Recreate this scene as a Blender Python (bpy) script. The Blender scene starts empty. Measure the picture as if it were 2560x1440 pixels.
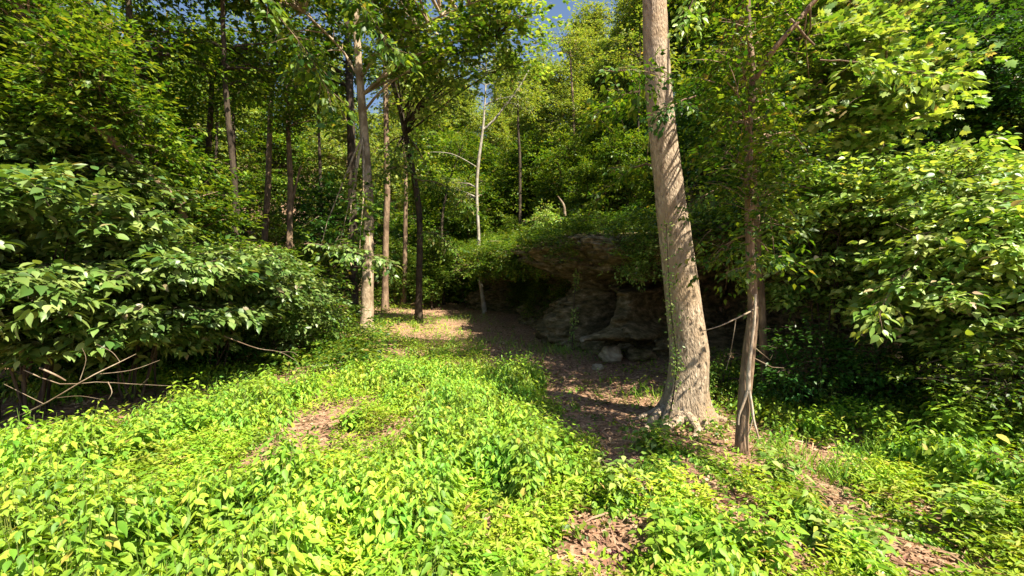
import bpy, math
import numpy as np

# ------------------------------------------------------------------ camera, world, sun, exposure
sc = bpy.context.scene
C = sc.collection
R = math.radians
FOV = 100.0
F = 1280.0 / math.tan(R(FOV / 2))          # focal length in pixels of the 2560 px photograph
CAMZ = 2.0
cam_d = bpy.data.cameras.new('camera')
cam = bpy.data.objects.new('camera', cam_d)
C.objects.link(cam)
cam.location = (0, 0, CAMZ)
cam.rotation_euler = (R(90), 0, 0)
cam_d.sensor_width = 36
cam_d.angle = R(FOV)
cam_d.clip_end = 2000
cam_d.clip_start = 0.05
sc.camera = cam

SUN_EL, SUN_AZ = 55.0, 132.0               # azimuth clockwise from the view direction
w = bpy.data.worlds.new('World')
sc.world = w
w.use_nodes = True
wn = w.node_tree.nodes
wl = w.node_tree.links
bg = wn['Background']
sky = wn.new('ShaderNodeTexSky')
sky.sky_type = 'NISHITA'
sky.sun_disc = False
sky.sun_elevation = R(SUN_EL)
sky.sun_rotation = R(SUN_AZ)
sky.ozone_density = 1.4
wl.new(sky.outputs[0], bg.inputs[0])
bg.inputs[1].default_value = 0.06
sl = bpy.data.lights.new('sun', 'SUN')
sl.energy = 5.0
sl.angle = R(0.5)
sl.color = (1.0, 0.92, 0.74)
so = bpy.data.objects.new('sun', sl)
C.objects.link(so)
so.rotation_euler = (R(90 - SUN_EL), 0, R(180 - SUN_AZ))
sc.view_settings.view_transform = 'Standard'
sc.view_settings.look = 'None'
sc.view_settings.exposure = 1.65
sc.view_settings.gamma = 1
sc.cycles.max_bounces = 5
sc.cycles.diffuse_bounces = 2
sc.cycles.glossy_bounces = 2
sc.cycles.transmission_bounces = 3

# ------------------------------------------------------------------ helpers
UP = np.array([0.0, 0.0, 1.0])


def nrm(a):
    return a / np.maximum(np.linalg.norm(a, axis=-1, keepdims=True), 1e-9)


def _hash(ix, iy, iz):
    h = (ix.astype(np.int64) * 374761393 + iy.astype(np.int64) * 668265263 + iz.astype(np.int64) * 2147483647) & 0xffffffff
    h = ((h ^ (h >> 13)) * 1274126177) & 0xffffffff
    return ((h ^ (h >> 16)) & 0xffff) / 65535.0


def vnoise(x, y, z=0.0):
    x, y, z = np.broadcast_arrays(np.asarray(x, float), np.asarray(y, float), np.asarray(z, float))
    ix, iy, iz = np.floor(x), np.floor(y), np.floor(z)
    fx, fy, fz = x - ix, y - iy, z - iz
    fx, fy, fz = [f * f * (3 - 2 * f) for f in (fx, fy, fz)]
    r = 0
    for a in (0, 1):
        for b in (0, 1):
            for c in (0, 1):
                wgt = (fx if a else 1 - fx) * (fy if b else 1 - fy) * (fz if c else 1 - fz)
                r = r + wgt * _hash(ix + a, iy + b, iz + c)
    return r


def fbm(x, y, z=0.0, o=4):
    r, a, t = 0, 1.0, 0
    for i in range(o):
        k = 2.03 ** i
        r = r + a * vnoise(x * k + 17 * i, y * k - 9 * i, np.asarray(z) * k + 5 * i)
        t += a
        a *= 0.5
    return r / t


def sstep(v, a, b):
    t = np.clip((v - a) / (b - a), 0, 1)
    return t * t * (3 - 2 * t)


# ------------------------------------------------------------------ terrain function
CL = np.array([(-10, 44), (-5.5, 32), (-2.6, 25), (-0.2, 20), (0.95, 15.6), (1.2, 13.0), (1.75, 11.9), (2.6, 11.3),
               (3.8, 10.6), (5.5, 9.9), (9.0, 9.0), (14, 7.0), (22, 2.0), (30, -8)], float)


def cliff_d(x, y):
    """signed distance behind the cliff line (positive = uphill side)"""
    x = np.asarray(x, float); y = np.asarray(y, float)
    best = np.full(x.shape, 1e9); sg = np.ones(x.shape)
    for a, b in zip(CL[:-1], CL[1:]):
        e = b - a
        t = np.clip(((x - a[0]) * e[0] + (y - a[1]) * e[1]) / (e @ e), 0, 1)
        dx, dy = x - (a[0] + t * e[0]), y - (a[1] + t * e[1])
        d = np.hypot(dx, dy)
        s = np.sign(e[0] * dy - e[1] * dx)
        m = d < best - 1e-9
        best = np.where(m, d, best); sg = np.where(m, s, sg)
    return best * sg


def g0(x, y):
    x = np.asarray(x, float); y = np.asarray(y, float)
    t = np.maximum(0, y - 6)
    b = 0.05 * t * t / (t + 1.0)
    b = b + 0.25 * np.maximum(0, y - 34)
    b = b + 0.10 * np.maximum(0, -x - 8) + 0.10 * np.maximum(0, x - 3.5)
    b = b + (fbm(x * 0.5, y * 0.5) - 0.5) * 0.25 + (vnoise(x * 1.7, y * 1.7) - 0.5) * 0.06
    return b


def g(x, y):
    d = cliff_d(x, y)
    h = g0(x, y) + sstep(d, 3.0, 3.5) * 3.2 + 0.62 * np.clip(d - 3.5, 0, 13)
    return h


def pxp(px, py, Y):
    """the world point seen at photo pixel (px,py) at depth Y"""
    return np.array([(px - 1280) / F * Y, Y, CAMZ - (py - 720) / F * Y])


def pg(px, py):
    """where the photo pixel's line of sight meets the ground"""
    Y = np.arange(1.5, 60, 0.02)
    X = (px - 1280) / F * Y
    Z = CAMZ - (py - 720) / F * Y
    k = np.argmax(g0(X, Y) >= Z)
    return X[k], Y[k]


# ------------------------------------------------------------------ mesh builder
class MB:
    def __init__(s):
        s.v = []; s.f = {}; s.n = 0

    def add(s, v, faces):
        v = np.asarray(v, float).reshape(-1, 3)
        f = np.asarray(faces, np.int64)
        s.f.setdefault(f.shape[1], []).append(f + s.n)
        s.v.append(v); s.n += len(v)

    def mesh(s, name, mat, smooth=True):
        me = bpy.data.meshes.new(name)
        V = np.concatenate(s.v) if s.v else np.zeros((0, 3))
        me.vertices.add(len(V)); me.vertices.foreach_set('co', V.astype(np.float32).ravel())
        idx, st, c = [], [], 0
        for k, L in s.f.items():
            f = np.concatenate(L)
            idx.append(f.ravel()); st.append(c + np.arange(len(f)) * k); c += f.size
        idx = np.concatenate(idx); st = np.concatenate(st)
        me.loops.add(len(idx)); me.loops.foreach_set('vertex_index', idx.astype(np.int32))
        me.polygons.add(len(st)); me.polygons.foreach_set('loop_start', st.astype(np.int32))
        me.update(calc_edges=True)
        if smooth:
            me.polygons.foreach_set('use_smooth', np.ones(len(st), bool))
        me.materials.append(mat)
        return me

    def build(s, name, mat, parent=None, smooth=True):
        o = bpy.data.objects.new(name, s.mesh(name, mat, smooth))
        C.objects.link(o)
        if parent is not None:
            o.parent = parent
        return o

    # -- tubes
    def tube(s, P, rad, k=8, rough=0.0, seed=0, cap=False):
        P = np.asarray(P, float); n = len(P)
        rad = np.broadcast_to(np.asarray(rad, float), (n,))
        T = nrm(np.gradient(P, axis=0))
        ref = np.array([1.0, 0.13, 0.07]) if abs(T[0] @ np.array([1, 0, 0])) < 0.8 else np.array([0, 1.0, 0.1])
        A = nrm(ref - T * (T @ ref)[:, None]); B = np.cross(T, A)
        th = np.arange(k) / k * 2 * np.pi
        r = rad[:, None] * np.ones(k)
        if rough:
            r = r * (1 + rough * (fbm(np.cos(th)[None] * 1.5 + seed, np.sin(th)[None] * 1.5, np.arange(n)[:, None] * 0.35) - 0.5) * 2)
        V = P[:, None] + r[..., None] * (np.cos(th)[None, :, None] * A[:, None] + np.sin(th)[None, :, None] * B[:, None])
        i = np.arange(n - 1)[:, None] * k; j = np.arange(k)[None]; j2 = (j + 1) % k
        f = np.stack([i + j, i + j2, i + k + j2, i + k + j], -1).reshape(-1, 4)
        s.add(V.reshape(-1, 3), f)
        if cap:
            c = s.n
            for e, base in ((0, 0), (n - 1, (n - 1) * k)):
                ring = V[e]
                s.add(np.vstack([ring, P[e]]), np.array([[q, (q + 1) % k, k] for q in range(k)]))

    # -- leaves
    def leaves(s, P, A, N, size, kind='mid', wid=1.0):
        if len(P) == 0:
            return
        T, F_ = LEAF[kind]
        A = nrm(A); N = nrm(N - A * np.sum(A * N, -1, keepdims=True)); B = np.cross(N, A)
        size = np.broadcast_to(np.asarray(size, float), (len(P),))[:, None, None]
        V = P[:, None] + size * (T[None, :, 0:1] * A[:, None] + wid * T[None, :, 1:2] * B[:, None] + T[None, :, 2:3] * N[:, None])
        f = (np.arange(len(P))[:, None, None] * len(T) + F_[None]).reshape(-1, F_.shape[1])
        s.add(V.reshape(-1, 3), f)


def _leaf_fine():
    xs = [0.0, 0.14, 0.34, 0.58, 0.8, 1.0]
    ws = [0.0, 0.21, 0.29, 0.22, 0.10, 0.0]
    T = []
    for x, w_ in zip(xs, ws):
        d = -0.22 * x * x
        if w_ == 0:
            T.append((x, 0, d))
        else:
            T += [(x, w_, d + 0.045), (x, 0, d - 0.01), (x, -w_, d + 0.045)]
    F_ = [(0, 1, 2), (0, 2, 3)]
    for r in range(3):
        a = 1 + 3 * r; b = a + 3
        F_ += [(a, b, b + 1), (a, b + 1, a + 1), (a + 1, b + 1, b + 2), (a + 1, b + 2, a + 2)]
    F_ += [(10, 13, 11), (11, 13, 12)]
    return np.array(T, float), np.array(F_)


def _leaf_lobed():
    # five-lobed outline, fan from the middle of the blade
    ang = [180, 140, 112, 95, 68, 48, 32, 16, 0]
    rr = [0.42, 0.46, 0.32, 0.52, 0.30, 0.50, 0.30, 0.42, 0.62]
    pts = [(math.cos(R(a)) * r_, math.sin(R(a)) * r_) for a, r_ in zip(ang, rr)]
    pts += [(x, -y) for x, y in pts[-2:0:-1]]
    T = [(0.42, 0, 0)] + [(0.42 + x, y, -0.12 * x * x - 0.1 * abs(y)) for x, y in pts]
    n = len(pts)
    F_ = [(0, 1 + i, 1 + (i + 1) % n) for i in range(n)]
    return np.array(T, float), np.array(F_)


LEAF = {
    'fine': _leaf_fine(),
    'lobed': _leaf_lobed(),
    'mid': (np.array([(0, 0, 0), (0.38, 0.27, 0.05), (0.42, 0, -0.03), (0.38, -0.27, 0.05), (1, 0, -0.15)], float),
            np.array([(0, 1, 2), (0, 2, 3), (1, 4, 2), (2, 4, 3)])),
    'low': (np.array([(0, 0, 0), (0.42, 0.27, 0.06), (1, 0, -0.08), (0.42, -0.27, 0.06)], float),
            np.array([(0, 1, 2), (0, 2, 3)])),
    'blade': (np.array([(0, -0.03, 0), (0, 0.03, 0), (0.5, 0.03, 0.0), (0.5, -0.03, 0.0), (1, 0, -0.3)], float),
              np.array([(0, 1, 2), (0, 2, 3), (3, 2, 4)])),
}


# ------------------------------------------------------------------ materials
def new_mat(name):
    m = bpy.data.materials.new(name); m.use_nodes = True
    nt = m.node_tree
    return m, nt, nt.nodes['Principled BSDF'], nt.nodes['Material Output']


def leaf_mat(name, cols, trans=0.45, rough=0.45, spec=0.4, tcol=(1.25, 1.15, 0.35), scale=1.0):
    m, nt, p, out = new_mat(name)
    N, L = nt.nodes, nt.links
    geo = N.new('ShaderNodeNewGeometry')
    rp = N.new('ShaderNodeValToRGB')
    rp.color_ramp.interpolation = 'LINEAR'
    el = rp.color_ramp.elements
    while len(el) < len(cols):
        el.new(0.5)
    for i, c in enumerate(cols):
        el[i].position = 0.97 * i / (len(cols) - 1); el[i].color = (*[q * scale for q in c], 1)
    L.new(geo.outputs['Random Per Island'], rp.inputs[0])
    e_ = el.new(0.978); e_.color = (*cols[-1], 1)
    e_ = el.new(0.985); e_.color = (cols[-1][0] * 1.1, cols[-1][1] * 0.72, cols[-1][2] * 1.3, 1)
    # large soft patches of tint through the foliage
    tc = N.new('ShaderNodeTexCoord'); nz = N.new('ShaderNodeTexNoise')
    nz.inputs['Scale'].default_value = 0.9; nz.inputs['Detail'].default_value = 2
    L.new(tc.outputs['Object'], nz.inputs['Vector'])
    hs = N.new('ShaderNodeHueSaturation')
    mr = N.new('ShaderNodeMapRange')
    mr.inputs['From Min'].default_value = 0.3; mr.inputs['From Max'].default_value = 0.7
    mr.inputs['To Min'].default_value = 0.66; mr.inputs['To Max'].default_value = 1.3
    n3 = N.new('ShaderNodeTexNoise'); n3.inputs['Scale'].default_value = 2.3; n3.inputs['Detail'].default_value = 3
    L.new(tc.outputs['Object'], n3.inputs['Vector'])
    m3 = N.new('ShaderNodeMapRange'); m3.inputs['From Min'].default_value = 0.3; m3.inputs['From Max'].default_value = 0.7
    m3.inputs['To Min'].default_value = 0.478; m3.inputs['To Max'].default_value = 0.528
    L.new(n3.outputs['Fac'], m3.inputs['Value']); L.new(m3.outputs[0], hs.inputs['Hue'])
    L.new(nz.outputs['Fac'], mr.inputs['Value']); L.new(mr.outputs[0], hs.inputs['Value'])
    L.new(rp.outputs[0], hs.inputs['Color'])
    L.new(hs.outputs[0], p.inputs['Base Color'])
    p.inputs['Roughness'].default_value = rough
    p.inputs['Specular IOR Level'].default_value = spec
    tr = N.new('ShaderNodeBsdfTranslucent')
    mx = N.new('ShaderNodeMix'); mx.data_type = 'RGBA'; mx.blend_type = 'MULTIPLY'; mx.inputs[0].default_value = 1
    L.new(hs.outputs[0], mx.inputs[6]); mx.inputs[7].default_value = (*tcol, 1)
    L.new(mx.outputs[2], tr.inputs['Color'])
    ms = N.new('ShaderNodeMixShader'); ms.inputs[0].default_value = trans
    L.new(p.outputs[0], ms.inputs[1]); L.new(tr.outputs[0], ms.inputs[2])
    L.new(ms.outputs[0], out.inputs['Surface'])
    return m


def bark_mat(name, c1, c2, c3=None, vs=(14, 14, 3), bump=0.6, patch=2.0):
    m, nt, p, out = new_mat(name)
    N, L = nt.nodes, nt.links
    tc = N.new('ShaderNodeTexCoord'); mp = N.new('ShaderNodeMapping')
    mp.inputs['Scale'].default_value = vs
    L.new(tc.outputs['Object'], mp.inputs['Vector'])
    n1 = N.new('ShaderNodeTexNoise'); n1.inputs['Scale'].default_value = 1; n1.inputs['Detail'].default_value = 8
    n1.inputs['Roughness'].default_value = 0.65; n1.inputs['Distortion'].default_value = 0.6
    L.new(mp.outputs[0], n1.inputs['Vector'])
    vo = N.new('ShaderNodeTexVoronoi'); vo.inputs['Scale'].default_value = 1.6; vo.feature = 'DISTANCE_TO_EDGE'
    L.new(mp.outputs[0], vo.inputs['Vector'])
    r1 = N.new('ShaderNodeValToRGB')
    r1.color_ramp.elements[0].position = 0.32; r1.color_ramp.elements[0].color = (*c1, 1)
    r1.color_ramp.elements[1].position = 0.68; r1.color_ramp.elements[1].color = (*c2, 1)
    L.new(n1.outputs['Fac'], r1.inputs[0])
    n2 = N.new('ShaderNodeTexNoise'); n2.inputs['Scale'].default_value = patch; n2.inputs['Detail'].default_value = 4
    L.new(tc.outputs['Object'], n2.inputs['Vector'])
    mx = N.new('ShaderNodeMix'); mx.data_type = 'RGBA'
    r2 = N.new('ShaderNodeMapRange'); r2.inputs['From Min'].default_value = 0.48; r2.inputs['From Max'].default_value = 0.62
    L.new(n2.outputs['Fac'], r2.inputs['Value']); L.new(r2.outputs[0], mx.inputs[0])
    L.new(r1.outputs[0], mx.inputs[6]); mx.inputs[7].default_value = (*(c3 or c1), 1)
    L.new(mx.outputs[2], p.inputs['Base Color'])
    ad = N.new('ShaderNodeMath'); ad.operation = 'MULTIPLY_ADD'; ad.inputs[1].default_value = 0.8
    L.new(vo.outputs['Distance'], ad.inputs[0]); L.new(n1.outputs['Fac'], ad.inputs[2])
    bp = N.new('ShaderNodeBump'); bp.inputs['Strength'].default_value = bump; bp.inputs['Distance'].default_value = 0.03
    L.new(ad.outputs[0], bp.inputs['Height']); L.new(bp.outputs[0], p.inputs['Normal'])
    p.inputs['Roughness'].default_value = 0.85; p.inputs['Specular IOR Level'].default_value = 0.2
    return m


def noise_mat(name, cols, sc_=4.0, bump=0.6, dist=0.04, stretch=(1, 1, 1), rough=0.9, detail=10):
    m, nt, p, out = new_mat(name)
    N, L = nt.nodes, nt.links
    tc = N.new('ShaderNodeTexCoord'); mp = N.new('ShaderNodeMapping'); mp.inputs['Scale'].default_value = stretch
    L.new(tc.outputs['Object'], mp.inputs['Vector'])
    n1 = N.new('ShaderNodeTexNoise'); n1.inputs['Scale'].default_value = sc_; n1.inputs['Detail'].default_value = detail
    n1.inputs['Roughness'].default_value = 0.7
    L.new(mp.outputs[0], n1.inputs['Vector'])
    rp = N.new('ShaderNodeValToRGB'); el = rp.color_ramp.elements
    while len(el) < len(cols):
        el.new(0.5)
    for i, c in enumerate(cols):
        el[i].position = 0.3 + 0.4 * i / (len(cols) - 1); el[i].color = (*c, 1)
    L.new(n1.outputs['Fac'], rp.inputs[0]); L.new(rp.outputs[0], p.inputs['Base Color'])
    bp = N.new('ShaderNodeBump'); bp.inputs['Strength'].default_value = bump; bp.inputs['Distance'].default_value = dist
    L.new(n1.outputs['Fac'], bp.inputs['Height']); L.new(bp.outputs[0], p.inputs['Normal'])
    p.inputs['Roughness'].default_value = rough; p.inputs['Specular IOR Level'].default_value = 0.2
    return m


M = {}
M['soil'] = noise_mat('soil', [(0.07, 0.04, 0.022), (0.19, 0.11, 0.068), (0.36, 0.22, 0.14), (0.47, 0.32, 0.22)], 14.0, 1.0, 0.05)
M['rock'] = noise_mat('rock', [(0.025, 0.022, 0.01), (0.085, 0.07, 0.03), (0.21, 0.16, 0.085), (0.44, 0.34, 0.22)], 3.4, 1.0, 0.12, (1, 1, 2.2))
M['palerock'] = noise_mat('pale_rock', [(0.16, 0.12, 0.08), (0.36, 0.29, 0.2), (0.52, 0.45, 0.33)], 5, 1.0, 0.06, (1, 1, 1.6))
M['litter'] = leaf_mat('dry_leaf', [(0.14, 0.07, 0.035), (0.36, 0.22, 0.13), (0.48, 0.33, 0.21), (0.26, 0.14, 0.08)], 0.2, 0.6, 0.3, (1, 0.8, 0.6))
M['bark_big'] = bark_mat('pale_flaky_bark', (0.12, 0.08, 0.05), (0.56, 0.44, 0.32), (0.34, 0.245, 0.16), (24, 24, 7), 1.0, 2.6)
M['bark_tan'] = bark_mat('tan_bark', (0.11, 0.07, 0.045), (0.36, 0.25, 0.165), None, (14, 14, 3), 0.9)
M['bark_sun'] = bark_mat('sunlit_tan_bark', (0.20, 0.145, 0.09), (0.54, 0.42, 0.30), None, (14, 14, 4), 0.9)  # lighter copy of the tan bark, sunlight put into the colour
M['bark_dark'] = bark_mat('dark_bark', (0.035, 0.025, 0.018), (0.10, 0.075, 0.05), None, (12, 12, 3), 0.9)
M['bark_white'] = bark_mat('white_bark', (0.18, 0.15, 0.11), (0.46, 0.43, 0.37), (0.26, 0.22, 0.16), (6, 6, 4), 0.3, 3)
M['twig'] = bark_mat('bare_twig', (0.15, 0.10, 0.065), (0.38, 0.30, 0.215), None, (20, 20, 6), 0.3)
M['pale_vine'] = bark_mat('pale_vine_bark', (0.34, 0.25, 0.18), (0.62, 0.52, 0.42), None, (24, 24, 8), 0.3)
M['stem'] = leaf_mat('green_stem', [(0.12, 0.2, 0.03), (0.2, 0.24, 0.06)], 0.1)
G = lambda *a: [tuple(x) for x in a]
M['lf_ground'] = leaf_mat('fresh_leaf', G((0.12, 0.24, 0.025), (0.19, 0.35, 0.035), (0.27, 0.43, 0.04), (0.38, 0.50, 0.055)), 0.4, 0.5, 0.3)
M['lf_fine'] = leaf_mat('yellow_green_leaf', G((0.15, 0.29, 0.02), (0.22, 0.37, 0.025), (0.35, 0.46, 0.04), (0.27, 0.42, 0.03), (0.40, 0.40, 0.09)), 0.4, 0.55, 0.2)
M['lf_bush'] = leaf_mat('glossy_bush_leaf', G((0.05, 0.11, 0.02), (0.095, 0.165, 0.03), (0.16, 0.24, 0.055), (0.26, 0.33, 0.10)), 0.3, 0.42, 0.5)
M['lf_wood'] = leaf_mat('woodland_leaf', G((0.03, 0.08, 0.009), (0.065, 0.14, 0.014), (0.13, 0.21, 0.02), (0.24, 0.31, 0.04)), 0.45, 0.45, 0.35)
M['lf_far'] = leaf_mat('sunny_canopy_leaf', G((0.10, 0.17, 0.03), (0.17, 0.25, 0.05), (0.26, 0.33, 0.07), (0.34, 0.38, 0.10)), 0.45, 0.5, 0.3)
M['lf_right'] = leaf_mat('bright_shrub_leaf', G((0.09, 0.19, 0.03), (0.18, 0.31, 0.05), (0.30, 0.42, 0.09), (0.45, 0.52, 0.17)), 0.4, 0.4, 0.5)  # palest leaf tone carries sun glare in its colour
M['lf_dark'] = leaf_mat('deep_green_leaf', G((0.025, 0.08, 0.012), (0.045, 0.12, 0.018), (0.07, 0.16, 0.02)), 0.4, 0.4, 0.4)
M['grass'] = leaf_mat('grass_blade', G((0.10, 0.22, 0.02), (0.2, 0.34, 0.04), (0.30, 0.42, 0.06)), 0.35)


# ------------------------------------------------------------------ objects, tags, copies
def tag(o, label=None, cat=None, group=None, kind=None):
    if label: o['label'] = label
    if cat: o['category'] = cat
    if group: o['group'] = group
    if kind: o['kind'] = kind
    return o


def empty(name, loc=(0, 0, 0), label=None, cat=None, group=None):
    o = bpy.data.objects.new(name, None)
    C.objects.link(o); o.location = tuple(float(q) for q in loc)
    o.empty_display_size = 0.2
    return tag(o, label, cat, group)


def dup(root, loc, rz=0.0, s=1.0, label=None, group=None):
    r = root.copy(); C.objects.link(r)
    r.location = tuple(float(q) for q in loc); r.rotation_euler = (0, 0, rz)
    r.scale = (s, s, s) if np.isscalar(s) else s
    if label: r['label'] = label
    if group: r['group'] = group
    for ch in list(root.children):
        c = ch.copy(); C.objects.link(c); c.parent = r
    return r


# ------------------------------------------------------------------ foliage generators
def spray_leaves(mb, P, D, L, k, size, rng, kind='mid', flat=0.35, droop=0.18, wid=1.0, down=0.2):
    """flat leafy twigs: P,D (n,3) start and direction, k leaves each"""
    n = len(P)
    if n == 0:
        return
    L = np.broadcast_to(np.asarray(L, float), (n,))[:, None]
    D = nrm(D)
    S = nrm(np.cross(D, UP) + 1e-6)
    t = rng.random((n, k)) ** 0.75
    sd = np.where(rng.random((n, k)) < 0.5, -1.0, 1.0)
    ww = rng.random((n, k)) * L * 0.42 * (1.05 - 0.7 * t)
    pos = P[:, None] + D[:, None] * (t * L)[..., None] + S[:, None] * (sd * ww)[..., None]
    pos[..., 2] -= droop * L * (t ** 2 + (ww / L) * 0.6)
    pos += rng.normal(0, 0.025, pos.shape)
    A = D[:, None] * (0.45 + 0.5 * t)[..., None] + S[:, None] * (sd * (0.95 - 0.5 * t))[..., None] + rng.normal(0, 0.28, pos.shape)
    A[..., 2] -= down
    N = UP + rng.normal(0, flat, pos.shape)
    sz = size * (0.6 + 0.7 * rng.random(n * k))
    mb.leaves(pos.reshape(-1, 3), A.reshape(-1, 3), N.reshape(-1, 3), sz, kind, wid)


def curve_pts(a, b, sag, n, rng, jit=0.05):
    a = np.asarray(a, float); b = np.asarray(b, float)
    t = np.linspace(0, 1, n)[:, None]
    L = np.linalg.norm(b - a)
    P = a + (b - a) * t
    P[:, 2] += (sag * L * np.sin(np.pi * t[:, 0]))
    j = rng.normal(0, jit * L, (n, 3)); j[0] = 0; j[-1] *= 0.3
    j = np.cumsum(j, 0) * 0.25
    return P + j


def fill_crown(wood, crown, rng, tips, origin_fn, r0=0.03, nsp=10, k=16, L=0.6, size=0.11, kind='mid', spread=0.5,
               flat=0.35, droop=0.18, twig_k=3, twigs=True, down=0.2, zs=0.45):
    """limbs run from the trunk to each tip and carry leafy twigs along their outer part"""
    PP, DD = [], []
    for q in tips:
        o = origin_fn(q)
        lp = curve_pts(o, q, 0.10, 7, rng)
        ln = np.linalg.norm(q - o)
        if twigs:
            wood.tube(lp, np.linspace(min(r0, 0.012 + 0.012 * ln), 0.006, 7), 5)
        dirn = nrm(lp[-1] - lp[2])
        tt = 0.35 + 0.65 * rng.random(nsp) ** 0.7
        ii = tt * 6; i0 = np.minimum(ii.astype(int), 5); fr = (ii - i0)[:, None]
        base = lp[i0] * (1 - fr) + lp[i0 + 1] * fr
        side = nrm(rng.normal(0, 1, (nsp, 3)) * np.array([1, 1, zs]))
        d = nrm(dirn * np.array([0.7, 0.7, 0.7 if zs > 0.4 else 0.25]) + side * 1.0)
        base = base + rng.normal(0, spread * 0.3, base.shape) * np.array([1, 1, zs * 2])
        PP.append(base); DD.append(d)
    if not PP:
        return
    P = np.concatenate(PP); D = np.concatenate(DD)
    spray_leaves(crown, P, D, L * (0.7 + 0.6 * rng.random(len(P))), k, size, rng, kind, flat, droop, down=down)
    if twigs and twig_k:
        m = rng.random(len(P)) < 0.35
        for p, d in zip(P[m], D[m]):
            q = p + d * L * 0.8 - UP * 0.08 * L
            wood.tube(np.array([p, (p + q) / 2 + UP * 0.02, q]), [0.006, 0.004, 0.002], 3)


def ell_pts(c, r, n, rng, shell=0.55):
    v = nrm(rng.normal(0, 1, (n, 3)))
    rad = (shell + (1 - shell) * rng.random(n))[:, None]
    return np.asarray(c) + v * rad * np.asarray(r)


def smooth_path(P, n):
    P = np.asarray(P, float)
    t = np.linspace(0, len(P) - 1, n)
    # catmull-rom
    i = np.clip(t.astype(int), 0, len(P) - 2); f = (t - i)[:, None]
    p0 = P[np.maximum(i - 1, 0)]; p1 = P[i]; p2 = P[i + 1]; p3 = P[np.minimum(i + 2, len(P) - 1)]
    return 0.5 * ((2 * p1) + (-p0 + p2) * f + (2 * p0 - 5 * p1 + 4 * p2 - p3) * f ** 2 + (-p0 + 3 * p1 - 3 * p2 + p3) * f ** 3)


def make_tree(name, label, path, rads, bark, ells, leaf, seed, ntips=40, nsp=12, k=16, L=0.7, size=0.11, kind='mid',
              group=None, limbs=(), sides=10, cat='tree', flat=0.35, rough=0.12, nseg=28, r0=0.05, low=0.35, droop=0.18,
              trunk_fn=None, down=0.2):
    """path: world points up the trunk; ells: [(centre, radii, weight)] volumes that hold the foliage"""
    rng = np.random.default_rng(seed)
    base = np.asarray(path[0], float)
    root = empty(name, base, label, cat, group)
    P = smooth_path(np.asarray(path, float) - base, nseg)
    rr = np.interp(np.linspace(0, 1, nseg), np.linspace(0, 1, len(rads)), rads)
    tr = MB()
    fl = rr.copy(); fl[0] *= 1.5; fl[1] *= 1.18
    Pd = P.copy(); Pd[0, 2] -= 0.25
    if trunk_fn:
        trunk_fn(tr, Pd, rr, rng)
    else:
        tr.tube(Pd, fl, sides, rough, seed)
    for lb, lr in limbs:
        lb = smooth_path(np.asarray(lb, float) - base, 14)
        tr.tube(lb, np.interp(np.linspace(0, 1, 14), np.linspace(0, 1, len(lr)), lr), 7, rough, seed + 3)
    anchors = [P[int(nseg * low):]] + [smooth_path(np.asarray(lb, float) - base, 14)[3:] for lb, _ in limbs]
    anchors = np.concatenate(anchors)
    cr = MB()
    tw = sum(e[2] for e in ells) or 1

    def origin(q):
        d = np.linalg.norm((anchors - q) * np.array([1, 1, 1.0]) + np.array([0, 0, 0.35 * 1]), axis=1)
        m = anchors[:, 2] < q[2] + 0.5
        d = np.where(m, d, d + 50)
        return anchors[np.argmin(d)]
    for c, r, wt in ells:
        tips = ell_pts(np.asarray(c) - base, r, max(1, int(ntips * wt / tw)), rng)
        fill_crown(tr, cr, rng, tips, origin, r0, nsp, k, L, size, kind, L, flat, droop, down=down)
    tr.build('trunk', bark, root)
    if cr.n:
        cr.build('crown', leaf, root)
    return root


def make_shrub(name, label, loc, H, rx, ry, leaf, seed, nstem=7, ntips=30, nsp=10, k=14, L=0.5, size=0.1, kind='fine',
               group=None, zlow=0.15, bark=None, flat=0.35, droop=0.2, cat='shrub', down=0.2, zs=0.16):
    rng = np.random.default_rng(seed)
    root = empty(name, loc, label, cat, group)
    st, cr = MB(), MB()
    stems = []
    for i in range(nstem):
        a = rng.random() * 2 * np.pi
        q = np.array([math.cos(a) * rx * 0.6 * rng.random(), math.sin(a) * ry * 0.6 * rng.random(), H * (0.6 + 0.35 * rng.random())])
        p = curve_pts(np.array([rng.normal(0, 0.1), rng.normal(0, 0.1), -0.1]), q, 0.02, 9, rng, 0.04)
        st.tube(p, np.linspace(0.010 + 0.004 * H, 0.005, 9), 6)
        stems.append(p)
    A = np.concatenate(stems)
    v = nrm(rng.normal(0, 1, (ntips, 3))); rad = 0.45 + 0.6 * rng.random(ntips) ** 0.6
    tips = v * rad[:, None] * np.array([rx, ry, (H - zlow * H) / 2]) + np.array([0, 0, (H + zlow * H) / 2])

    def origin(q):
        d = np.linalg.norm(A - q, axis=1) + np.where(A[:, 2] < q[2] + 0.1, 0, 20)
        return A[np.argmin(d)]
    fill_crown(st, cr, rng, tips, origin, 0.012, nsp, k, L, size, kind, L * 1.0, flat, droop, down=down, zs=zs)
    st.build('stem', bark or M['bark_dark'], root)  # dark default bark puts the shade under the bushes into the stems
    cr.build('foliage', leaf, root)
    return root


# ================================================================== SETTING
def axis_grid(lo, hi, near_lo, near_hi, fine, coarse):
    a = np.arange(near_lo, near_hi, fine)
    l = near_lo - np.cumsum(np.geomspace(fine, coarse, 40)); l = l[l > lo]
    h = near_hi + np.cumsum(np.geomspace(fine, coarse, 40)); h = h[h < hi]
    return np.concatenate([[lo], l[::-1], a, h, [hi]])


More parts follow.
